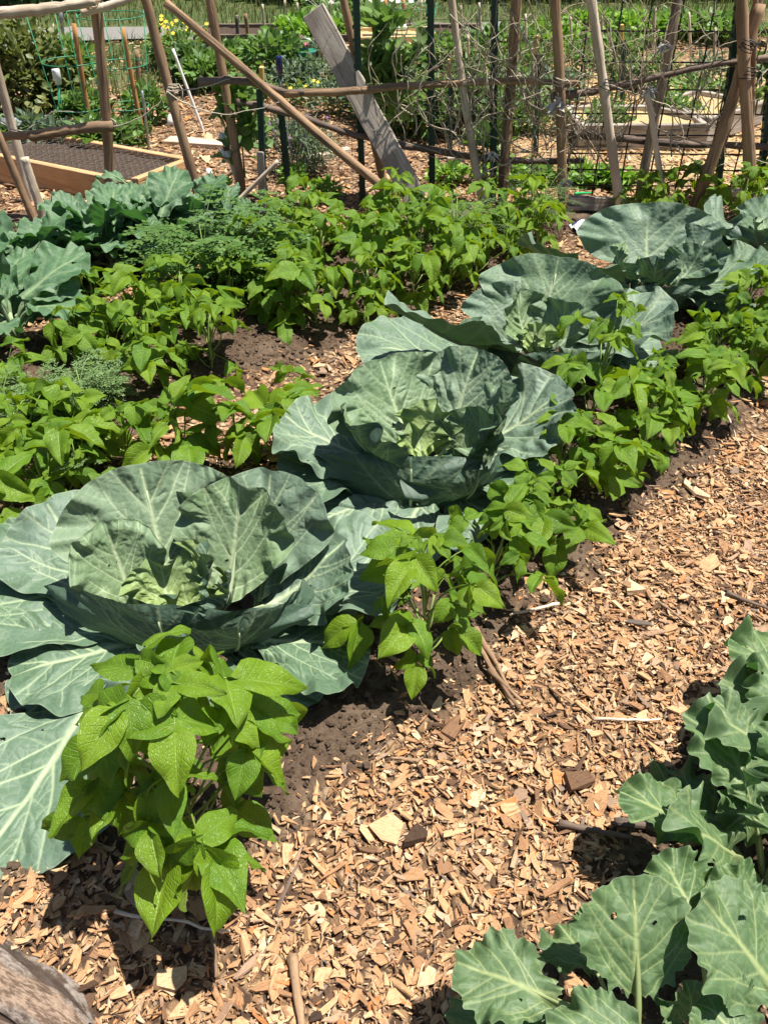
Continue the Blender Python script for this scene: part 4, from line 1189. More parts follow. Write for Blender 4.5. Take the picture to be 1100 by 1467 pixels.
# wire panel
def panel():
    p0 = Q(806, 296, FY + .10); X0 = p0.x; X1 = X0 + 2.3; mb = MB(); Y = FY + .10
    x = X0; k = 0
    while x < X1:
        mb.add(*tube([(x, Y, -.02), (x + .006 * math.sin(k * 2.1), Y + .004 * math.sin(k), .7), (x + .01 * math.sin(k), Y, 1.42)], .0044, 5)); x += .145; k += 1
    for z, r in ((.03, .004), (.11, .004), (.19, .004), (.27, .004), (.36, .004), (.46, .004), (.57, .004), (.69, .004), (.82, .004), (.96, .004), (1.11, .004), (1.26, .004), (1.415, .004)):
        mb.add(*tube([(X0 - .02, Y - .006, z), ((X0 + X1) / 2, Y - .006, z - .008), (X1, Y - .006, z)], r, 5))
    tag(mb.build('wire_mesh', MAT['wire']), 'dark square wire panel behind the right half of the fence', 'wire panel')
panel()
def netting(x0, x1, label, z1, dy, name='wire_netting', zs=.06, xs=.07):
    Y = FY + dy; mb = MB(); a = Q(x0, 300, Y).x; b = Q(x1, 300, Y).x
    for i in range(int((b - a) / xs) + 1):
        x = a + i * xs; mb.add(*tube([(x, Y, 0), (x + .004, Y + .004, z1 * .5), (x, Y, z1)], .0012, 3, False))
    for k in range(int(z1 / zs) + 1):
        z = .01 + k * zs; mb.add(*tube([(a, Y - .002, z), ((a + b) / 2, Y + .003, z - .006), (b, Y - .002, z)], .0012, 3, False))
    tag(mb.build(name, MAT['wire']), label, 'wire netting')
netting(380, 520, 'thin wire netting stapled between the yellow topped post and the weathered board', .75, .27)
netting(612, 806, 'thin wire netting hung with dry vines in the middle of the fence', 1.2, .14, zs=.085, xs=.09)

# twine and dry vines
def curve_thing(name, pts, r, label, cat, m, group=None, seed=0, wob=.01, dense=5):
    R = random.Random(seed); out = []
    for i in range(len(pts) - 1):
        for k in range(dense):
            u = k / dense; p0 = pts[max(i - 1, 0)]; p1, p2 = pts[i], pts[i + 1]; p3 = pts[min(i + 2, len(pts) - 1)]
            q = .5 * ((2 * p1) + (p2 - p0) * u + (2 * p0 - 5 * p1 + 4 * p2 - p3) * u * u + (3 * p1 - p0 - 3 * p2 + p3) * u ** 3)
            out.append(q + Vector((R.uniform(-1, 1), R.uniform(-1, 1), R.uniform(-1, 1))) * wob)
    out.append(pts[-1]); a = out[0].copy(); n = len(out)
    o = MB().add(*tube([p - a for p in out], [r * (1 - .5 * i / n) for i in range(n)], 5)).build(name, MAT[m]); o.location = a
    return tag(o, label, cat, group)
GS = 'twine tied between the fence poles'
for i, (pp, lb) in enumerate([
    ([(160, 182), (195, 172), (225, 150), (240, 130)], 'twine from the low rail end up to the tied leaning pole'),
    ([(240, 131), (270, 150), (320, 163), (370, 156), (400, 146)], 'twine sagging from the tied leaning pole to the diagonal pole'),
    ([(0, 175), (30, 188), (60, 172), (80, 160), (120, 163)], 'twine hanging over the left piece of the low rail'),
    ([(242, 130), (290, 126), (330, 113)], 'twine from the tied leaning pole to the vine wrapped pole'),
    ([(645, 20), (700, 75), (770, 115), (800, 120)], 'twine slanting from the pale peeling pole towards the husk knot'),
    ([(765, 0), (800, 45), (850, 90)], 'twine slanting to the top of the bleached pole'),
    ([(952, 190), (985, 225), (1015, 240), (1070, 228), (1100, 235)], 'twine drooping low along the wire panel'),
    ([(640, 152), (690, 165), (740, 172), (810, 180)], 'twine crossing the dry vines at mid height')]):
    curve_thing('twine', [Q(x, y, FY - .09 + .012 * i) for x, y in pp], .0032, lb, 'twine', 'twine', GS, i, .004)
for i, (x, y, dy, r, lb) in enumerate([
    (157, 182, -.03, .036, 'twine tie binding the low rail to the thick brown pole'), (246, 131, .05, .032, 'twine tie half way up the tied leaning pole'),
    (1068, 68, -.12, .038, 'wire tie round the upright right edge pole'), (1070, 110, -.12, .036, 'lower wire tie round the upright right edge pole'),
    (735, 118, .03, .036, 'twine tie where the long dark branch meets the thick reddish pole'), (136, 9, -.03, .038, 'twine tie at the upper rail on the thick brown pole'),
    (799, 120, -.03, .034, 'twine tie above the husk knot'), (668, 122, -.02, .028, 'twine tie on the pale peeling pole'), (866, 126, -.10, .031, 'thin dark wire wound round the bleached pole')]):
    q = Q(x, y, FY + dy); R = random.Random(i)
    o = MB().add(*tube([(r * math.cos(t), r * math.sin(t), .0035 * t / 3 + .012 * math.sin(t * .5 + i)) for t in np.linspace(0, 6.28 * 4, 64)] + [(r + .02, -.01, .02), (r + .03, -.02, -.03)], .0026, 5)).build('twine_tie', MAT['wire' if 'wire' in lb else 'twine']); o.location = q; o.rotation_euler = (R.uniform(-.3, .3), R.uniform(-.3, .3), 0)
    tag(o, lb, 'tie', 'ties on the fence poles')
GV = 'dry vine stems in the fence'
R = random.Random(11)
vz = [(870, 110, 'dry vine stem on the wire panel right of the bleached pole'), (900, 40, 'dry vine stem at the top of the wire panel'), (1035, 150, 'dry vine stem low on the right steel post'), (745, 185, 'dry vine stem low between the reddish pole and the husk knot'), (690, 175, 'dry vine stem low by the dark steel post'), (600, 90, 'dry vine stem on the net by the green post'), (665, 90, 'dry vine stem between the pale peeling pole and the dark steel post'), (785, 90, 'dry vine stem on the net left of the husk knot pole'), (1010, 70, 'dry vine stem near the top of the right steel post'), (690, 60, 'dry vine stem wound around the dark steel post'), (735, 70, 'dry vine stem wound around the thick reddish pole'), (770, 60, 'dry vine stem hanging between the reddish pole and the husk knot'),
      (800, 130, 'dry vine stem tangled in the husk knot'), (930, 60, 'dry vine stem wound up the grey brown leaning pole'), (850, 140, 'dry vine stem spread over the wire panel left of the bleached pole'),
      (650, 120, 'dry vine stem around the pale peeling pole'), (980, 110, 'dry vine stem along the rising branch'), (560, 100, 'dry vine stem above the low dark branch')]
for (cx, cy, lb) in vz:
    for j in range(14 if cx not in (560, 980, 600, 1035) else 6):
        x, y = cx + R.uniform(-22, 22), cy + R.uniform(60, 120); pp = []; a = R.uniform(1.0, 2.2); Yv = FY + R.uniform(-.08, .10)
        for i in range(R.randint(6, 12)):
            pp.append(Q(x, y, Yv + R.uniform(-.02, .02))); a += R.gauss(0, .38); a = min(max(a, .2), 2.9)
            x += 24 * math.cos(a) + (cx - x) * .1; y -= 24 * math.sin(a)
        curve_thing('dry_vine', pp, R.choice((.0018, .0022, .003, .0042)), lb, 'dry vine', 'vine', GV, R.randrange(999), .0015, 5)
def husk(px, py, r, label, seed):
    R = random.Random(seed); mb = MB(); c = Q(px, py, FY - .1)
    for i in range(26):
        d = Vector((R.gauss(0, 1), R.gauss(0, .6), R.gauss(0, 1))).normalized(); n = d.orthogonal().normalized(); l = r * R.uniform(.6, 1.5); w = r * R.uniform(.15, .35)
        p = [d * .005, d * l * .5 + n * w, d * l + Vector((0, 0, -l * .4)), d * l * .5 - n * w + Vector((0, 0, .3 * w))]
        mb.add([tuple(q) for q in p], [(0, 1, 2, 3)])
    o = mb.build('dry_husk', MAT['rush']); o.location = c; tag(o, label, 'dry husk')
husk(797, 152, .05, 'pale knot of dry husks on the grey brown pole', 1)
husk(930, 130, .035, 'grey scrap of dry leaves at the tip of the short pale stick', 2)
husk(952, 65, .03, 'scrap of dry leaves high on the grey brown leaning pole', 3)
husk(705, 222, .03, 'white scrap of dry leaves low on the dark steel post', 4)
husk(812, 262, .03, 'pale scrap of dry leaves at the foot of the husk knot pole', 5)

# white pipe with fitting
a, b = Q(347, 282, FY + .2), Q(317, 190, FY + .2)
root = thing('white_pipe', 'white plastic pipe with black bands leaning by the vine wrapped pole', 'pipe', a); root.rotation_euler = (b - a).to_track_quat('Z', 'Y').to_euler(); L = (b - a).length
MB().add(*tube([(0, 0, -.1), (0, 0, L)], .011, 10)).build('pipe', MAT['white'], root)
MB().add(*tube([(0, 0, L * .55), (0, 0, L * .72)], .017, 10)).build('collar', MAT['white'], root); MB().add(*tube([(0, 0, L * .88), (0, 0, L * .98)], .018, 10)).build('collar', MAT['white'], root)
MB().add(*tube([(0, 0, L * .74), (0, 0, L * .80)], .0165, 10)).build('band', MAT['dark_pole'], root)
MB().add(*tube([(0, 0, L * .6), (.045, -.01, L * .64), (.055, -.012, L * .8)], .009, 8)).build('hook', MAT['white'], root)
#@@BACK@@
# ------------------------------------------------------------------ beyond the fence
def bed(name, label, corner, d1, l1, l2, h, m, fill, thick=.04, cat='raised bed'):
    root = thing(name, label, cat, corner); d1 = Vector(d1).normalized(); root.rotation_euler = (0, 0, math.atan2(d1.y, d1.x))
    for (x0, y0, sx, sy) in ((l1 / 2, 0, l1, thick), (l1 / 2, l2, l1, thick)):
        MB().add(*box(0, 0, 0, h, sy, sx, .004)).build('side_board', m, root, False, loc=(x0, y0, h / 2), rot=(0, rad(90), 0))
    for x0 in (thick / 2, l1 - thick / 2):
        MB().add(*box(0, 0, 0, h - .006, thick, l2 - thick - .004, .004)).build('end_board', m, root, False, loc=(x0, l2 / 2, h / 2 - .001), rot=Matrix(((0, 1, 0), (0, 0, 1), (1, 0, 0))).to_euler())
    n, k = 46, 22; X, Y = np.meshgrid(np.linspace(thick, l1 - thick, n), np.linspace(thick / 2, l2 - thick / 2, k))
    Z = h - .032 + .005 * fnoise(X, Y, 12, 5) + .004 * fnoise(X, Y, 45, 6)
    ii = np.arange(n * k).reshape(k, n); F = np.stack([ii[:-1, :-1], ii[:-1, 1:], ii[1:, 1:], ii[1:, :-1]], -1).reshape(-1, 4)
    mb = MB().add(np.stack([X, Y, Z], -1).reshape(-1, 3), F.tolist()); me = mb.mesh('fill')
    set_attr(me, 'soil', np.full(n * k, 1. if fill == 'soil' else 0.)); set_attr(me, 'straw', np.full(n * k, 0. if fill == 'soil' else 1.)); set_attr(me, 'grass', np.zeros(n * k))
    link('fill', me, MAT['ground' if fill != 'soil' else 'potting'], root); return root
rb = bed('raised_bed', 'new orange wood raised bed of dark soil under chicken wire, left of the fence', P(196, 303), (-.87, .49), 2.4, .46, .16, MAT['cedar'], 'soil')
rb.scale = (1, -1, 1)
mb = MB()
for i in range(52):
    x = .05 + i * .045; mb.add(*tube([(x + (.011 if k % 2 else -.011), .03 + k * .02, .155 + .004 * math.sin(i + k * .7)) for k in range(25)], .0012, 3, False))
w = mb.build('chicken_wire', MAT['grey_wire']); w.parent = rb
bed('raised_bed', 'grey wood raised bed filled with straw behind the wire panel', P(826, 214), (1, .02), .82, .5, .15, MAT['grey_wood'], 'straw')
bed('raised_bed', 'low grey wood bed with a slanted side near the right edge', P(1005, 208), (.75, .65), .7, .5, .17, MAT['grey_wood'], 'straw')
bed('raised_bed', 'small yellow wood bed seen just left of the weathered board top', P(458, 95), (1, .1), .8, .6, .16, MAT['pine'], 'soil')
bed('raised_bed', 'yellow wood bed behind the brown pole beside the weathered board', P(515, 90), (1, .12), .7, .5, .2, MAT['pine'], 'straw')
bed('raised_bed', 'long dark bed far back below the road', P(280, 78), (1, .0), 2.6, .6, .16, MAT['dark_pole'], 'soil')
def plank(px0, py0, px1, py1, w, h, label, m, z=0.):
    a, b = P(px0, py0, z), P(px1, py1, z); d = b - a
    o = MB().add(*box(0, 0, d.length / 2, h, w, d.length, .004)).build('plank', MAT[m], smooth=False); o.location = a + Vector((0, 0, h / 2)); 
    zz = d.normalized(); yy = Vector((0, 0, 1)).cross(zz).normalized(); xx = yy.cross(zz)
    o.rotation_euler = Matrix((xx, yy, zz)).transposed().to_euler(); tag(o, label, 'plank')
plank(812, 300, 905, 303, .03, .07, 'grey edging plank on the ground under the wire panel', 'grey_wood')
plank(1000, 296, 1100, 292, .03, .08, 'grey edging plank behind the farthest cabbage', 'grey_wood')
plank(240, 205, 345, 212, .12, .03, 'pale plank lying flat on the ground behind the fence', 'pale_pole')
plank(440, 232, 500, 218, .05, .03, 'thin pale plank on the chips below the diagonal pole', 'pale_pole')
plank(640, 232, 700, 228, .05, .03, 'thin grey plank on the chips behind the pale peeling pole', 'grey_wood')

# stakes, cages and posts behind the left half
def stake(px0, py0, px1, py1, r, label, m, cat='stake', name='garden_stake', group=None, seed=0):
    a = P(px0, py0); b = Q(px1, py1, a.y - .02); d = (b - a).normalized(); return pole(name, label, cat, a - d * .1, b, r, r * .9, m, group, False, seed, .004, 12, 7)
stake(135, 212, 106, 34, .016, 'orange wooden stake inside the left green wire cage', 'orange_stake', seed=1)
stake(207, 205, 176, 40, .016, 'orange wooden stake inside the right green wire cage', 'orange_stake', seed=2)
stake(203, 165, 196, 72, .016, 'short pinkish wooden stake behind the right green wire cage', 'bamboo', seed=3)
stake(96, 110, 87, 15, .018, 'grey metal post behind the left green wire cage', 'galv', seed=4)
stake(216, 232, 204, 130, .009, 'grey metal rod with a capped top before the raised bed end', 'galv', seed=5)
stake(292, 190, 248, 70, .010, 'white leaning rod behind the tied leaning pole', 'white', seed=6)
for i, (x0, y0, x1, y1) in enumerate([(58, 75, 51, 32), (40, 66, 37, 40), (72, 72, 69, 38), (83, 78, 76, 34), (430, 70, 426, 4), (405, 62, 408, 0), (398, 90, 400, 45), (665, 80, 660, 8), (690, 60, 686, 4), (702, 66, 704, 10), (672, 110, 670, 50), (545, 120, 541, 40), (470, 60, 474, 0), (310, 100, 306, 30), (860, 90, 862, 20), (820, 100, 816, 22), (935, 95, 938, 10), (990, 100, 986, 18), (1020, 120, 1024, 40), (755, 100, 752, 20), (600, 70, 604, 0), (380, 62, 376, 6)]):
    stake(x0, y0, x1, y1, .012, ('thin cane at the far left among the meadow grass', 'thin cane standing in the far middle garden')[i > 3], 'pale_pole', 'cane', 'garden_cane', 'thin canes far behind the fence', 30 + i)
for i, (x0, y0, x1, y1, lb) in enumerate([(358, 80, 352, 20, 'grey post before the road on the left'), (343, 78, 339, 22, 'weathered post beside the grey post before the road'),
                           (432, 88, 430, 50, 'dark post in the far middle garden'), (580, 60, 578, 0, 'orange brown post at the top right of the weathered board'), (556, 62, 552, 0, 'orange brown post with the white pipe fixed to it')]):
    stake(x0, y0, x1, y1, .018, lb, ('bamboo', 'grey_wood', 'dark_pole', 'orange_stake', 'orange_stake')[i], 'post', 'garden_post', None, 50 + i)
def cage(px, py, h, r, label):
    p = P(px, py); root = thing('tomato_cage', label, 'tomato cage', p, 0, 'green wire tomato cages')
    for k in range(4):
        a = k * math.pi / 2 + .5; MB().add(*tube([(r * .55 * math.cos(a), r * .55 * math.sin(a), -.08), (r * math.cos(a), r * math.sin(a), h)], .0032, 5)).build('leg', MAT['cage'], root)
    for q in (.3, .62, .97):
        rr = r * (.55 + .45 * q); MB().add(*tube([(rr * math.cos(t), rr * math.sin(t), h * q) for t in np.linspace(0, 2 * math.pi, 25)], .0032, 5, False)).build('ring', MAT['cage'], root)
cage(128, 212, .80, .20, 'green wire tomato cage around the left orange stake')
cage(192, 205, .74, .20, 'green wire tomato cage around the right orange stake')
cage(590, 105, .5, .22, 'green wire tomato cage behind the pale peeling pole')
def jar_post(px, py, px1, py1, label, m='white', h=.075, r=.026, name='jar_post', cat='jar on a post'):
    a = P(px, py); b = Q(px1, py1, a.y); root = thing(name, label, cat, a); v = b - a
    MB().add(*tube([(0, 0, -.1), tuple(v)], .012, 8)).build('post', MAT['cage' if m == 'white' else 'steel_green'], root)
    MB().add(*lathe([(r * .75, -.012), (r * .78, .012), (r, .02), (r, h - .01), (r * .92, h)], 14, tuple(v))).build('jar' if m == 'white' else 'bottle', MAT[m], root)
jar_post(88, 200, 84, 118, 'white jar upside down on a green stake in front of the round bush')
jar_post(408, 205, 401, 106, 'dark blue glass bottle upside down on a green stake', 'blue_glass', .10, .022, 'bottle_post', 'bottle on a post')
def jar(px, py, label, r=.025, h=.08, tilt=.3):
    p = P(px, py); o = MB().add(*lathe([(r, 0), (r, h * .7), (r * .8, h * .76), (r * .85, h), (.0, h)], 14)).build('white_jar', MAT['white']); o.location = p; o.rotation_euler = (0, tilt, 0); tag(o, label, 'jar')
jar(244, 182, 'white plastic jar tilted against the tied leaning pole')
jar(300, 255, 'small white jar on the ground beside the white pipe', .02, .05, .1)
jar(268, 270, 'white cup on the ground behind the tied leaning pole', .02, .06, .2)
a, b = Q(512, 48, 8.6), Q(582, 38, 8.6); tag(pole('white_pipe', None, None, a, b, .022, .022, 'white', None, False), 'white pipe fixed level between two orange brown posts', 'pipe')
for i, (px, py, lb) in enumerate([(438, 110, 'teal plastic bucket among the far middle plants')]):
    p = P(px, py); root = thing('bucket', lb, 'bucket', p)
    MB().add(*lathe([(.075, 0), (.095, .18), (.10, .185), (.10, .195), (.09, .195), (.075, .02)], 18)).build('body', MAT['teal'], root)
    MB().add(*tube([(.10 * math.cos(t), .015, .188 + .09 * math.sin(t)) for t in np.linspace(0, math.pi, 12)], .004, 5)).build('handle', MAT['galv'], root)
# dark tub with film at the left
p = P(32, 225); root = thing('wrapped_pot', 'black pot wrapped in clear film behind the left end of the raised bed', 'pot', p)
MB().add(*lathe([(.06, 0), (.075, .17), (.08, .175), (.08, .19), (.065, .19), (.055, .05)], 16)).build('pot', MAT['wire'], root)
mb = MB(); v = []; R = random.Random(6)
for j in range(7):
    for k in range(18): t = 2 * math.pi * k / 18; r = (.085 + .02 * (j % 2) + R.uniform(-.012, .012)) * (1 - .05 * j); v.append((r * math.cos(t), r * math.sin(t), .03 + .035 * j))
mb.add(v, [(j * 18 + k, j * 18 + (k + 1) % 18, (j + 1) * 18 + (k + 1) % 18, (j + 1) * 18 + k) for j in range(6) for k in range(18)]).build('film', MAT['film'], root)
# crumpled bag and green marker
def bag():
    R = np.random.RandomState(4); n = 22; g = np.linspace(-1, 1, n); A, B = np.meshgrid(g, g)
    x = A * .075; y = B * .05; z = .03 * (1 - A ** 2) * (1 - B ** 2) + .010 * fnoise(A, B, 5, 8) + .007 * fnoise(A, B, 12, 9) + .012
    ii = np.arange(n * n).reshape(n, n); F = np.stack([ii[:-1, :-1], ii[:-1, 1:], ii[1:, 1:], ii[1:, :-1]], -1).reshape(-1, 4)
    o = MB().add(np.stack([x, y, z], -1).reshape(-1, 3), F.tolist()).build('crumpled_bag', MAT['white'], smooth=False)
    o.data.materials.append(MAT['blue_print'])
    for q in o.data.polygons:
        c = q.center; 
        if math.sin(c.x * 70 + 40 * c.y) + math.sin(c.y * 110 - 30 * c.x) < -.35: q.material_index = 1
    o.location = P(838, 330); o.rotation_euler = (.1, .1, .3); tag(o, 'crumpled white and blue plastic bag between the beans and the fourth cabbage', 'bag')
bag()
p = P(822, 283); q = P(848, 281); o = pole('plant_marker', None, None, p + Vector((0, 0, .02)), q + Vector((0, 0, .02)), .008, .004, 'green_plastic', None, False); tag(o, 'small bright green plastic marker lying under the wire panel', 'plant marker')

# leafy plants
def leaf_cloud(R, n, rx, ry, rz, l, w, zc, up=.3, clumps=14):
    """n bent leaves gathered in clumps through a crown; returns vertices, faces, tone"""
    rs = np.random.RandomState(R.randrange(10 ** 6))
    cs = rs.normal(0, 1, (clumps, 3)); cs /= np.linalg.norm(cs, axis=1)[:, None]; cs *= rs.uniform(.35, .85, (clumps, 1))
    k = rs.randint(0, clumps, n); p = cs[k] + rs.normal(0, .24, (n, 3)); r = np.linalg.norm(p, axis=1); p[r > 1.05] *= (1.0 / r[r > 1.05])[:, None]
    p = p * np.array([rx, ry, rz]) + np.array([0, 0, zc]); p[:, 2] = np.maximum(p[:, 2], .01)
    d = p - np.array([0, 0, zc - rz * .6]); d /= np.linalg.norm(d, axis=1)[:, None] + 1e-9
    d = d + rs.normal(0, .55, (n, 3)); d[:, 2] += up * rs.uniform(-1, 1, n); d /= np.linalg.norm(d, axis=1)[:, None]
    s = np.cross(d, rs.normal(0, .5, (n, 3)) + np.array([0, 0, 1.])); s /= np.linalg.norm(s, axis=1)[:, None] + 1e-9; nn = np.cross(s, d)
    ll = l * rs.uniform(.6, 1.25, n)[:, None]; ww = w * rs.uniform(.6, 1.25, n)[:, None] * .5
    V = np.stack([p, p + d * ll * .35 + s * ww, p + d * ll * .7 + s * ww * .75 - nn * ll * .06, p + d * ll - nn * ll * .22, p + d * ll * .7 - s * ww * .75 - nn * ll * .06, p + d * ll * .35 - s * ww, p + d * ll * .5 + nn * ll * .03 - nn * ww * .5], 1)
    f = np.array([(0, 1, 6), (1, 2, 6), (2, 3, 6), (3, 4, 6), (4, 5, 6), (5, 0, 6)]); F = (f[None] + 7 * np.arange(n)[:, None, None]).reshape(-1, 3)
    tone = np.clip(rs.rand(clumps)[k] * .6 + rs.rand(n) * .4, 0, 1)
    return V.reshape(-1, 3), F, np.repeat(tone, 7)
FG = {'mid': m_foliage('mid_foliage', [(.06, .12, .035), (.105, .19, .05), (.17, .27, .075)]),
      'dark': m_foliage('dark_foliage', [(.04, .085, .03), (.075, .135, .045), (.12, .19, .065)]),
      'bright': m_foliage('bright_foliage', [(.10, .20, .03), (.15, .29, .04), (.22, .36, .05)]),
      'grey': m_foliage('grey_foliage', [(.07, .11, .07), (.11, .16, .10), (.15, .20, .13)]),
      'olive': m_foliage('olive_foliage', [(.07, .10, .03), (.12, .15, .05), (.20, .21, .075)])}
MAT['bloom_yellow'] = m_plain('yellow_flower', (.66, .50, .03), .6); MAT['bloom_white'] = m_plain('white_flower', (.8, .78, .7), .6); MAT['bloom_purple'] = m_plain('purple_flower', (.16, .09, .26), .7); MAT['bloom_pink'] = m_plain('pink_flower', (.55, .12, .2), .6)
def plant(name, label, cat, px, py, rx, ry, h, n, l, w, m, seed, group=None, flowers=None, stems=6, at=None, up=.3, z0=.1):
    R = random.Random(seed); p = at or P(px, py); root = thing(name, label, cat, p, 0, group)
    V, F, t = leaf_cloud(R, n, rx, ry, h * .5 * (1 - z0), l, w, h * .5 * (1 + z0), up)
    me = bpy.data.meshes.new('foliage'); me.from_pydata(V.tolist(), [], F.tolist()); set_attr(me, 'rnd', t); me.polygons.foreach_set('use_smooth', np.ones(len(F), bool)); link('foliage', me, FG[m], root)
    mb = MB()
    for k in range(stems):
        a = R.uniform(0, 6.28); q = R.uniform(.3, .8); mb.add(*tube([(.02 * math.cos(a), .02 * math.sin(a), -.03), (rx * q * .5 * math.cos(a), ry * q * .5 * math.sin(a), h * .45), (rx * q * math.cos(a), ry * q * math.sin(a), h * .85)], [.006, .004, .002], 5))
    mb.build('stem', MAT['dark_pole'] if m in ('dark', 'olive') else MAT['bean_stem'], root)
    if flowers:
        fm, fn, fr = flowers
        for k in range(fn):
            a = R.uniform(0, 6.28); q = math.sqrt(R.random()); c = (rx * q * math.cos(a), ry * q * math.sin(a), h * R.uniform(.75, 1.08)); mb = MB(); v = [c]
            for j in range(12): t = j * math.pi / 6; r = fr * (1 if j % 2 else .62); v.append((c[0] + r * math.cos(t), c[1] + r * math.sin(t) * .7, c[2] + r * math.sin(t) * .6))
            mb.add(v, [(0, j + 1, (j + 1) % 12 + 1) for j in range(12)]).add(*tube([(c[0] * .4, c[1] * .4, h * .3), (c[0], c[1], c[2] - .003)], .002, 3, False)).build('flower', MAT[fm], root)
    return root
GK = 'leafy plants in the plots behind the fence'
plant('round_bush', 'round olive green bush at the left edge beyond the raised bed', 'bush', 38, 165, .48, .4, .62, 2600, .075, .05, 'olive', 1)
plant('round_bush', 'smaller bush behind the white jar stake', 'bush', 100, 140, .30, .3, .40, 1200, .07, .045, 'mid', 2)
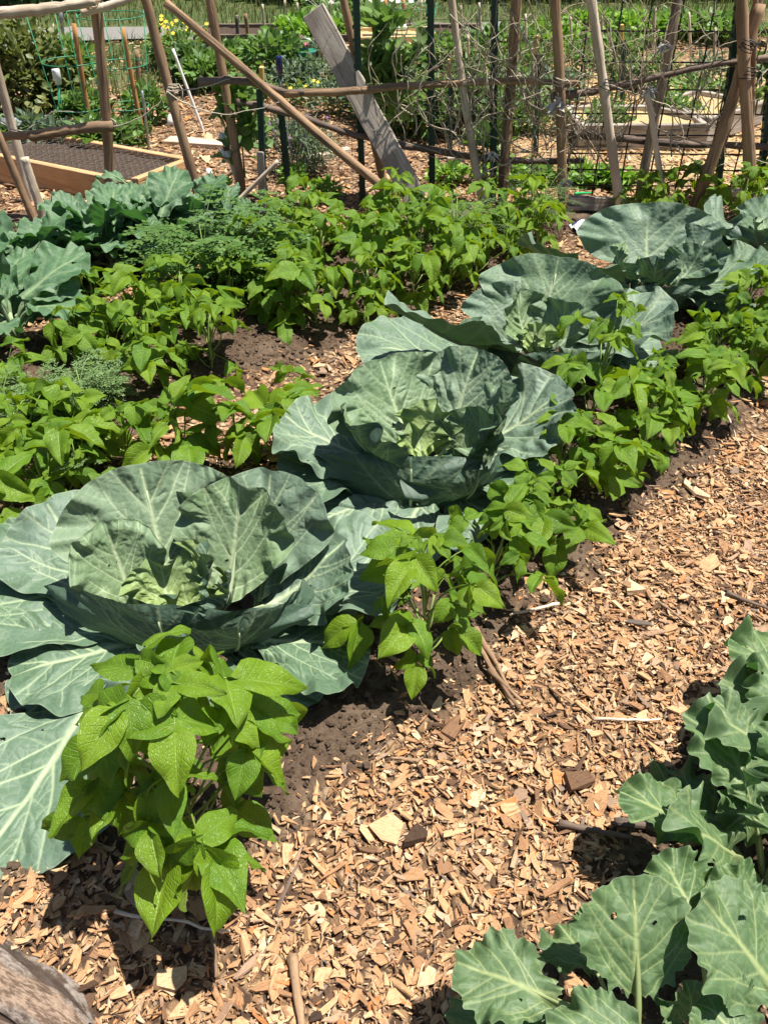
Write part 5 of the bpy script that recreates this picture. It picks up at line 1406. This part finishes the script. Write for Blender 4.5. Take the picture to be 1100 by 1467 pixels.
for i, (px, py, rx, h, m, n, l, lb) in enumerate([
    (150, 232, .20, .30, 'mid', 420, .10, 'broad leaved plant behind the raised bed, right of the left cage'),
    (110, 226, .18, .26, 'grey', 380, .10, 'grey green plant behind the raised bed, below the white jar'),
    (60, 222, .20, .26, 'grey', 380, .10, 'grey green plant behind the raised bed near its left end'),
    (185, 222, .16, .28, 'mid', 380, .08, 'leafy plant inside the right green wire cage'),
    (135, 205, .18, .40, 'mid', 480, .08, 'leafy plant inside the left green wire cage'),
    (215, 178, .20, .30, 'mid', 420, .08, 'leafy plant behind the capped metal rod'),
    (5, 228, .2, .3, 'mid', 380, .10, 'green plant at the left edge behind the raised bed'),
    (300, 128, .26, .28, 'mid', 480, .10, 'broad leaved plant behind the vine wrapped pole'),
    (330, 92, .3, .2, 'mid', 420, .10, 'row plant before the long dark far bed'),
    (270, 115, .3, .3, 'dark', 520, .09, 'dark plant below the yellow flowers'),
    (395, 110, .35, .36, 'mid', 600, .10, 'plant behind the blue bottle'),
    (425, 130, .32, .30, 'grey', 620, .06, 'grey green plant below the teal bucket'),
    (470, 125, .35, .28, 'grey', 620, .06, 'grey green plant behind the weathered board middle'),
    (440, 72, .40, .36, 'bright', 640, .10, 'bright green plant in the far bed left of the weathered board top'),
    (495, 66, .3, .3, 'mid', 400, .09, 'green plant behind the weathered board top'),
    (515, 150, .32, .36, 'dark', 620, .08, 'dark leafy plant right of the weathered board'),
    (565, 190, .32, .48, 'dark', 900, .08, 'dark shrubby plant behind the low dark branch, left of the green post'),
    (600, 196, .30, .5, 'mid', 850, .08, 'leafy plant climbing the net behind the green post'),
    (655, 190, .30, .42, 'dark', 800, .08, 'dark leafy plant behind the pale peeling pole'),
    (690, 178, .30, .36, 'mid', 620, .07, 'plant behind the dark steel post'),
    (740, 165, .32, .36, 'mid', 650, .07, 'plant behind the thick reddish pole'),
    (790, 150, .3, .3, 'grey', 520, .07, 'grey green plant behind the husk knot'),
    (620, 170, .26, .44, 'mid', 620, .07, 'leafy plant behind the net right of the green post'),
    (675, 150, .26, .44, 'dark', 620, .06, 'dark leafy plant behind the dry vines'),
    (715, 140, .26, .4, 'mid', 520, .06, 'leafy plant behind the dry vines left of the reddish pole'),
    (765, 128, .28, .42, 'mid', 620, .06, 'leafy plant behind the dry vines right of the reddish pole'),
    (825, 110, .28, .36, 'mid', 520, .06, 'leafy plant far behind the bleached pole'),
    (540, 175, .24, .40, 'mid', 520, .07, 'leafy plant close behind the brown pole and the board'),
    (480, 165, .22, .26, 'grey', 420, .05, 'low grey green plant left of the weathered board'),
    (355, 150, .22, .28, 'mid', 420, .07, 'leafy plant between the vine wrapped pole and the yellow topped post'),
    (860, 205, .20, .30, 'mid', 360, .06, 'leafy plant in front of the straw bed left of the bleached pole'),
    (940, 130, .28, .34, 'mid', 560, .06, 'leafy plant behind the straw filled bed, centre'),
    (1010, 125, .28, .30, 'grey', 520, .05, 'grey green plant behind the low slanted bed'),
    (1060, 150, .24, .30, 'mid', 420, .06, 'leafy plant beyond the right edge poles'),
    (870, 95, .3, .34, 'mid', 560, .07, 'plant in the straw left of the yellow topped far post'),
    (710, 195, .22, .30, 'mid', 420, .06, 'leafy plant low behind the dry vines'),
    (770, 190, .22, .28, 'mid', 420, .06, 'leafy plant low behind the husk knot pole'),
    (560, 110, .36, .30, 'mid', 560, .09, 'plant behind the far green cage, left'),
    (640, 95, .4, .3, 'mid', 560, .09, 'plant far behind the pale peeling pole'),
    (715, 90, .4, .34, 'mid', 620, .09, 'plant far behind the reddish pole'),
    (780, 80, .4, .34, 'bright', 620, .09, 'bright plant far behind the husk knot pole'),
    (850, 65, .42, .34, 'bright', 700, .10, 'bright broad plant in the far right plot, left of the bleached pole'),
    (910, 62, .42, .34, 'bright', 700, .10, 'bright broad plant in the far right plot behind the yellow topped post'),
    (970, 58, .42, .32, 'mid', 600, .10, 'green plant in the far right plot behind the grey leaning pole'),
    (1040, 60, .42, .30, 'mid', 600, .10, 'green plant in the far right plot beside the right edge poles'),
    (900, 120, .22, .24, 'mid', 360, .07, 'small plant in the straw behind the bleached pole'),
    (985, 150, .24, .22, 'mid', 380, .06, 'low plant in the straw bed behind the wire panel'),
    (960, 182, .22, .24, 'mid', 380, .06, 'plant growing in the straw filled bed, right part'),
    (870, 178, .16, .24, 'mid', 260, .06, 'plant growing in the straw filled bed, left part'),
    (425, 262, .12, .10, 'bright', 160, .05, 'weed at the foot of the lavender bush'),
    (640, 262, .16, .12, 'bright', 240, .06, 'low lettuce plant behind the foot of the green post'),
    (715, 260, .20, .14, 'bright', 300, .07, 'low lettuce plant behind the foot of the reddish pole'),
    (760, 262, .16, .14, 'mid', 240, .07, 'low green plant left of the husk knot pole foot'),
    (835, 265, .18, .13, 'bright', 320, .07, 'yellow green lettuce behind the wire panel, left of the bleached pole'),
    (880, 268, .14, .12, 'bright', 240, .07, 'yellow green lettuce behind the foot of the bleached pole'),
    (470, 285, .10, .14, 'bright', 160, .05, 'weed between the netting and the bean thicket'),
    (315, 290, .10, .16, 'bright', 170, .05, 'weed behind the kale at the white pipe'),
    (1075, 275, .14, .14, 'mid', 200, .07, 'green plant at the foot of the right edge pole')]):
    plant('leafy_plant', lb, 'plant', px, py, rx * .85, rx * .72, h * .78, int(n * .8), l * .85, l * .5, m, 100 + i, GK)
plant('lavender_bush', 'grey lavender bush with faint purple spikes below the diagonal pole', 'lavender', 425, 248, .22, .2, .30, 1500, .07, .008, 'grey', 70, None, ('bloom_purple', 26, .010), 10, up=1.)
plant('yellow_flower_clump', 'clump of bright yellow flowers behind the tied leaning pole', 'flowers', 263, 96, .26, .24, .34, 420, .08, .03, 'mid', 71, None, ('bloom_yellow', 20, .022))
for i, (px, py, lb) in enumerate([(520, 52, 'patch of white flowers right of the weathered board top'), (490, 40, 'white flowers behind the weathered board top'), (548, 45, 'white flowers behind the white level pipe')]):
    plant('white_flower_clump', lb, 'flowers', px, py, .42, .3, .36, 420, .07, .025, 'mid', 75 + i, 'white flowers far behind the fence', ('bloom_white', 26, .030))
plant('pink_flower_clump', 'small pink flowers left of the weathered board', 'flowers', 447, 100, .16, .14, .22, 220, .06, .025, 'grey', 79, None, ('bloom_pink', 10, .025))
plant('yellow_flower_clump', 'small yellow flowers under the long dark branch', 'flowers', 440, 150, .16, .14, .16, 200, .05, .02, 'mid', 80, None, ('bloom_yellow', 9, .018))
# climbing leaves on the fence
for i, (px, py, s, lb) in enumerate([(345, 210, .12, 'green climber at the foot of the vine wrapped pole'), (335, 150, .10, 'green climber half way up the vine wrapped pole'), (540, 100, .12, 'green climber beside the brown pole right of the weathered board'),
    (580, 130, .13, 'green climber on the net left of the green post'), (560, 60, .12, 'green climber high on the net by the white level pipe'), (700, 205, .08, 'small green climber low on the dark steel post'), (1098, 120, .10, 'leafy shoot at the right edge pole')]):
    q = Q(px, py, FY + .16)
    plant('climbing_plant', lb, 'climber', 0, 0, s, .05, s * 2.2, 46, .10, .07, 'mid', 150 + i, 'green climbers on the fence', None, 2, at=q - Vector((0, 0, s * 1.1)))

# far hedge, road and trees
def hedge_bush(i, x, y, rx, h, m, lb):
    plant('hedge_bush', lb, 'bush', 0, 0, rx, rx * .8, h, 2400, .16, .09, m, 200 + i, 'bushes of the far hedge', at=Vector((x, y, float(ground_z(x, y)))), z0=0.)
R = random.Random(21)
for i in range(17):
    x = -8 + i * 1.05; y = 11.6 + R.uniform(-.5, .5) + (.2 if x > 0 else 0) + (-1.2 if x < -3 else 0)
    lb = ('bush of the far hedge at the top left corner', 'bush of the far hedge behind the road', 'bush of the far hedge above the wire panel')[0 if x < -3 else 1 if x < 2 else 2]
    hedge_bush(i, x, y, R.uniform(.75, 1.05), R.uniform(.9, 1.7), R.choice(('mid', 'dark', 'olive', 'mid')), lb)
def tree(i, x, y, h, m, lb):
    R = random.Random(400 + i); z = float(ground_z(x, y)); root = thing('tree', lb, 'tree', Vector((x, y, z)), 0, 'trees on the slope behind the garden')
    mb = MB(); mb.add(*tube([(0, 0, -.3), (.1, 0, h * .3), (0, .1, h * .6), (.1, 0, h * .9)], [.16, .13, .09, .03], 8))
    for k in range(7):
        a = k * 2.4; b = h * (.35 + .07 * k); mb.add(*tube([(0, 0, b), (h * .12 * math.cos(a), h * .12 * math.sin(a), b + h * .1), (h * .24 * math.cos(a), h * .24 * math.sin(a), b + h * .14)], [.06, .04, .015], 6))
    mb.build('trunk', MAT['dark_pole'], root)
    V, F, t = leaf_cloud(R, 2600, h * .36, h * .36, h * .34, .30, .18, h * .64, .4, 22)
    me = bpy.data.meshes.new('crown'); me.from_pydata(V.tolist(), [], F.tolist()); set_attr(me, 'rnd', t); link('crown', me, FG[m], root)
for i in range(9): tree(i, -16 + i * 4.2 + R.uniform(-1, 1), 20 + R.uniform(-1.5, 3), R.uniform(4.5, 7), R.choice(('mid', 'dark')), 'tree on the slope behind the far hedge')
ROADY = P(350, 46).y
def road():
    xs = np.linspace(-14, 1.2, 60); v = []
    for x in xs:
        for w in (-.32, .32):
            y = ROADY + .06 * x + w; v.append((x, y, float(ground_z(x, y)) + .02))
    f = [(2 * i, 2 * i + 2, 2 * i + 3, 2 * i + 1) for i in range(len(xs) - 1)]
    tag(MB().add(v, f).build('road', MAT['road']), kind='structure')
road()
def grass():
    R = np.random.RandomState(2); n = 26000
    x = R.uniform(-7, 6, n); y = R.uniform(6.2, 13, n); w = fnoise(x, y, 1.3, 31)
    keep = (R.rand(n) < sstep(7.4, 8.6, y + .7 * w - .35 * np.clip(x, -4, 3)) + .9 * sstep(6, 7, y + .5 * w) * sstep(-1.6, -2.4, x + .3 * w)) & (np.abs(y - (ROADY + .06 * x)) > .36 - (x > 1.2) * 9)
    x, y = x[keep], y[keep]; n = len(x); z = ground_z(x, y); h = R.uniform(.04, .14, n); a = R.uniform(0, 6.28, n); l = R.uniform(.1, .6, n) * h; b = R.uniform(0, 6.28, n); w = .006
    p = np.stack([x, y, z], -1); s = np.stack([np.cos(a), np.sin(a), 0 * a], -1) * w; t = np.stack([l * np.cos(b), l * np.sin(b), h], -1)
    V = np.stack([p - s, p + s, p + s * .6 + t * np.array([.35, .35, .6]), p - s * .6 + t * np.array([.35, .35, .6]), p + t], 1).reshape(-1, 3)
    i5 = 5 * np.arange(n)[:, None]; F = [tuple(q) for q in (i5 + np.array([0, 1, 2, 3])).tolist()] + [tuple(q) for q in (i5 + np.array([3, 2, 4])).tolist()]
    me = bpy.data.meshes.new('grass'); me.from_pydata(V.tolist(), [], F); set_attr(me, 'rnd', np.repeat(R.rand(n), 5)); tag(link('grass', me, FG['olive']), 'rough meadow grass behind the garden plots', 'grass', kind='stuff')
grass()

# ------------------------------------------------------------------ light, sky, camera
SUN = Vector((.29, .0, .955)).normalized()
ld = bpy.data.lights.new('sun', 'SUN'); ld.energy = 5.0; ld.angle = rad(.55); ld.color = (1., .95, .87)
lo = bpy.data.objects.new('sun', ld); COL.objects.link(lo); lo.rotation_euler = SUN.to_track_quat('Z', 'Y').to_euler(); lo.location = (2, 4, 8)
w = bpy.data.worlds.new('World'); SC.world = w; w.use_nodes = True
nt = w.node_tree; bg = nt.nodes['Background']; sky = nt.nodes.new('ShaderNodeTexSky'); sky.sky_type = 'NISHITA'; sky.sun_disc = False
sky.sun_elevation = math.asin(SUN.z); sky.sun_rotation = math.atan2(SUN.x, SUN.y)
nt.links.new(sky.outputs[0], bg.inputs[0]); bg.inputs[1].default_value = .052
cd = bpy.data.cameras.new('camera'); cam = bpy.data.objects.new('camera', cd); COL.objects.link(cam)
cam.location = (0, 0, CH); cam.rotation_euler = (rad(90) - TH, 0, 0)
cd.sensor_fit = 'VERTICAL'; cd.sensor_height = 24; cd.lens = 12 / (733.5 / FP); cd.clip_end = 600; cd.clip_start = .02
SC.camera = cam
SC.view_settings.view_transform = 'Standard'; SC.view_settings.look = 'None'; SC.view_settings.gamma = 1; SC.view_settings.exposure = .95
SC.render.engine = 'CYCLES'; SC.cycles.max_bounces = 8; SC.cycles.transmission_bounces = 4
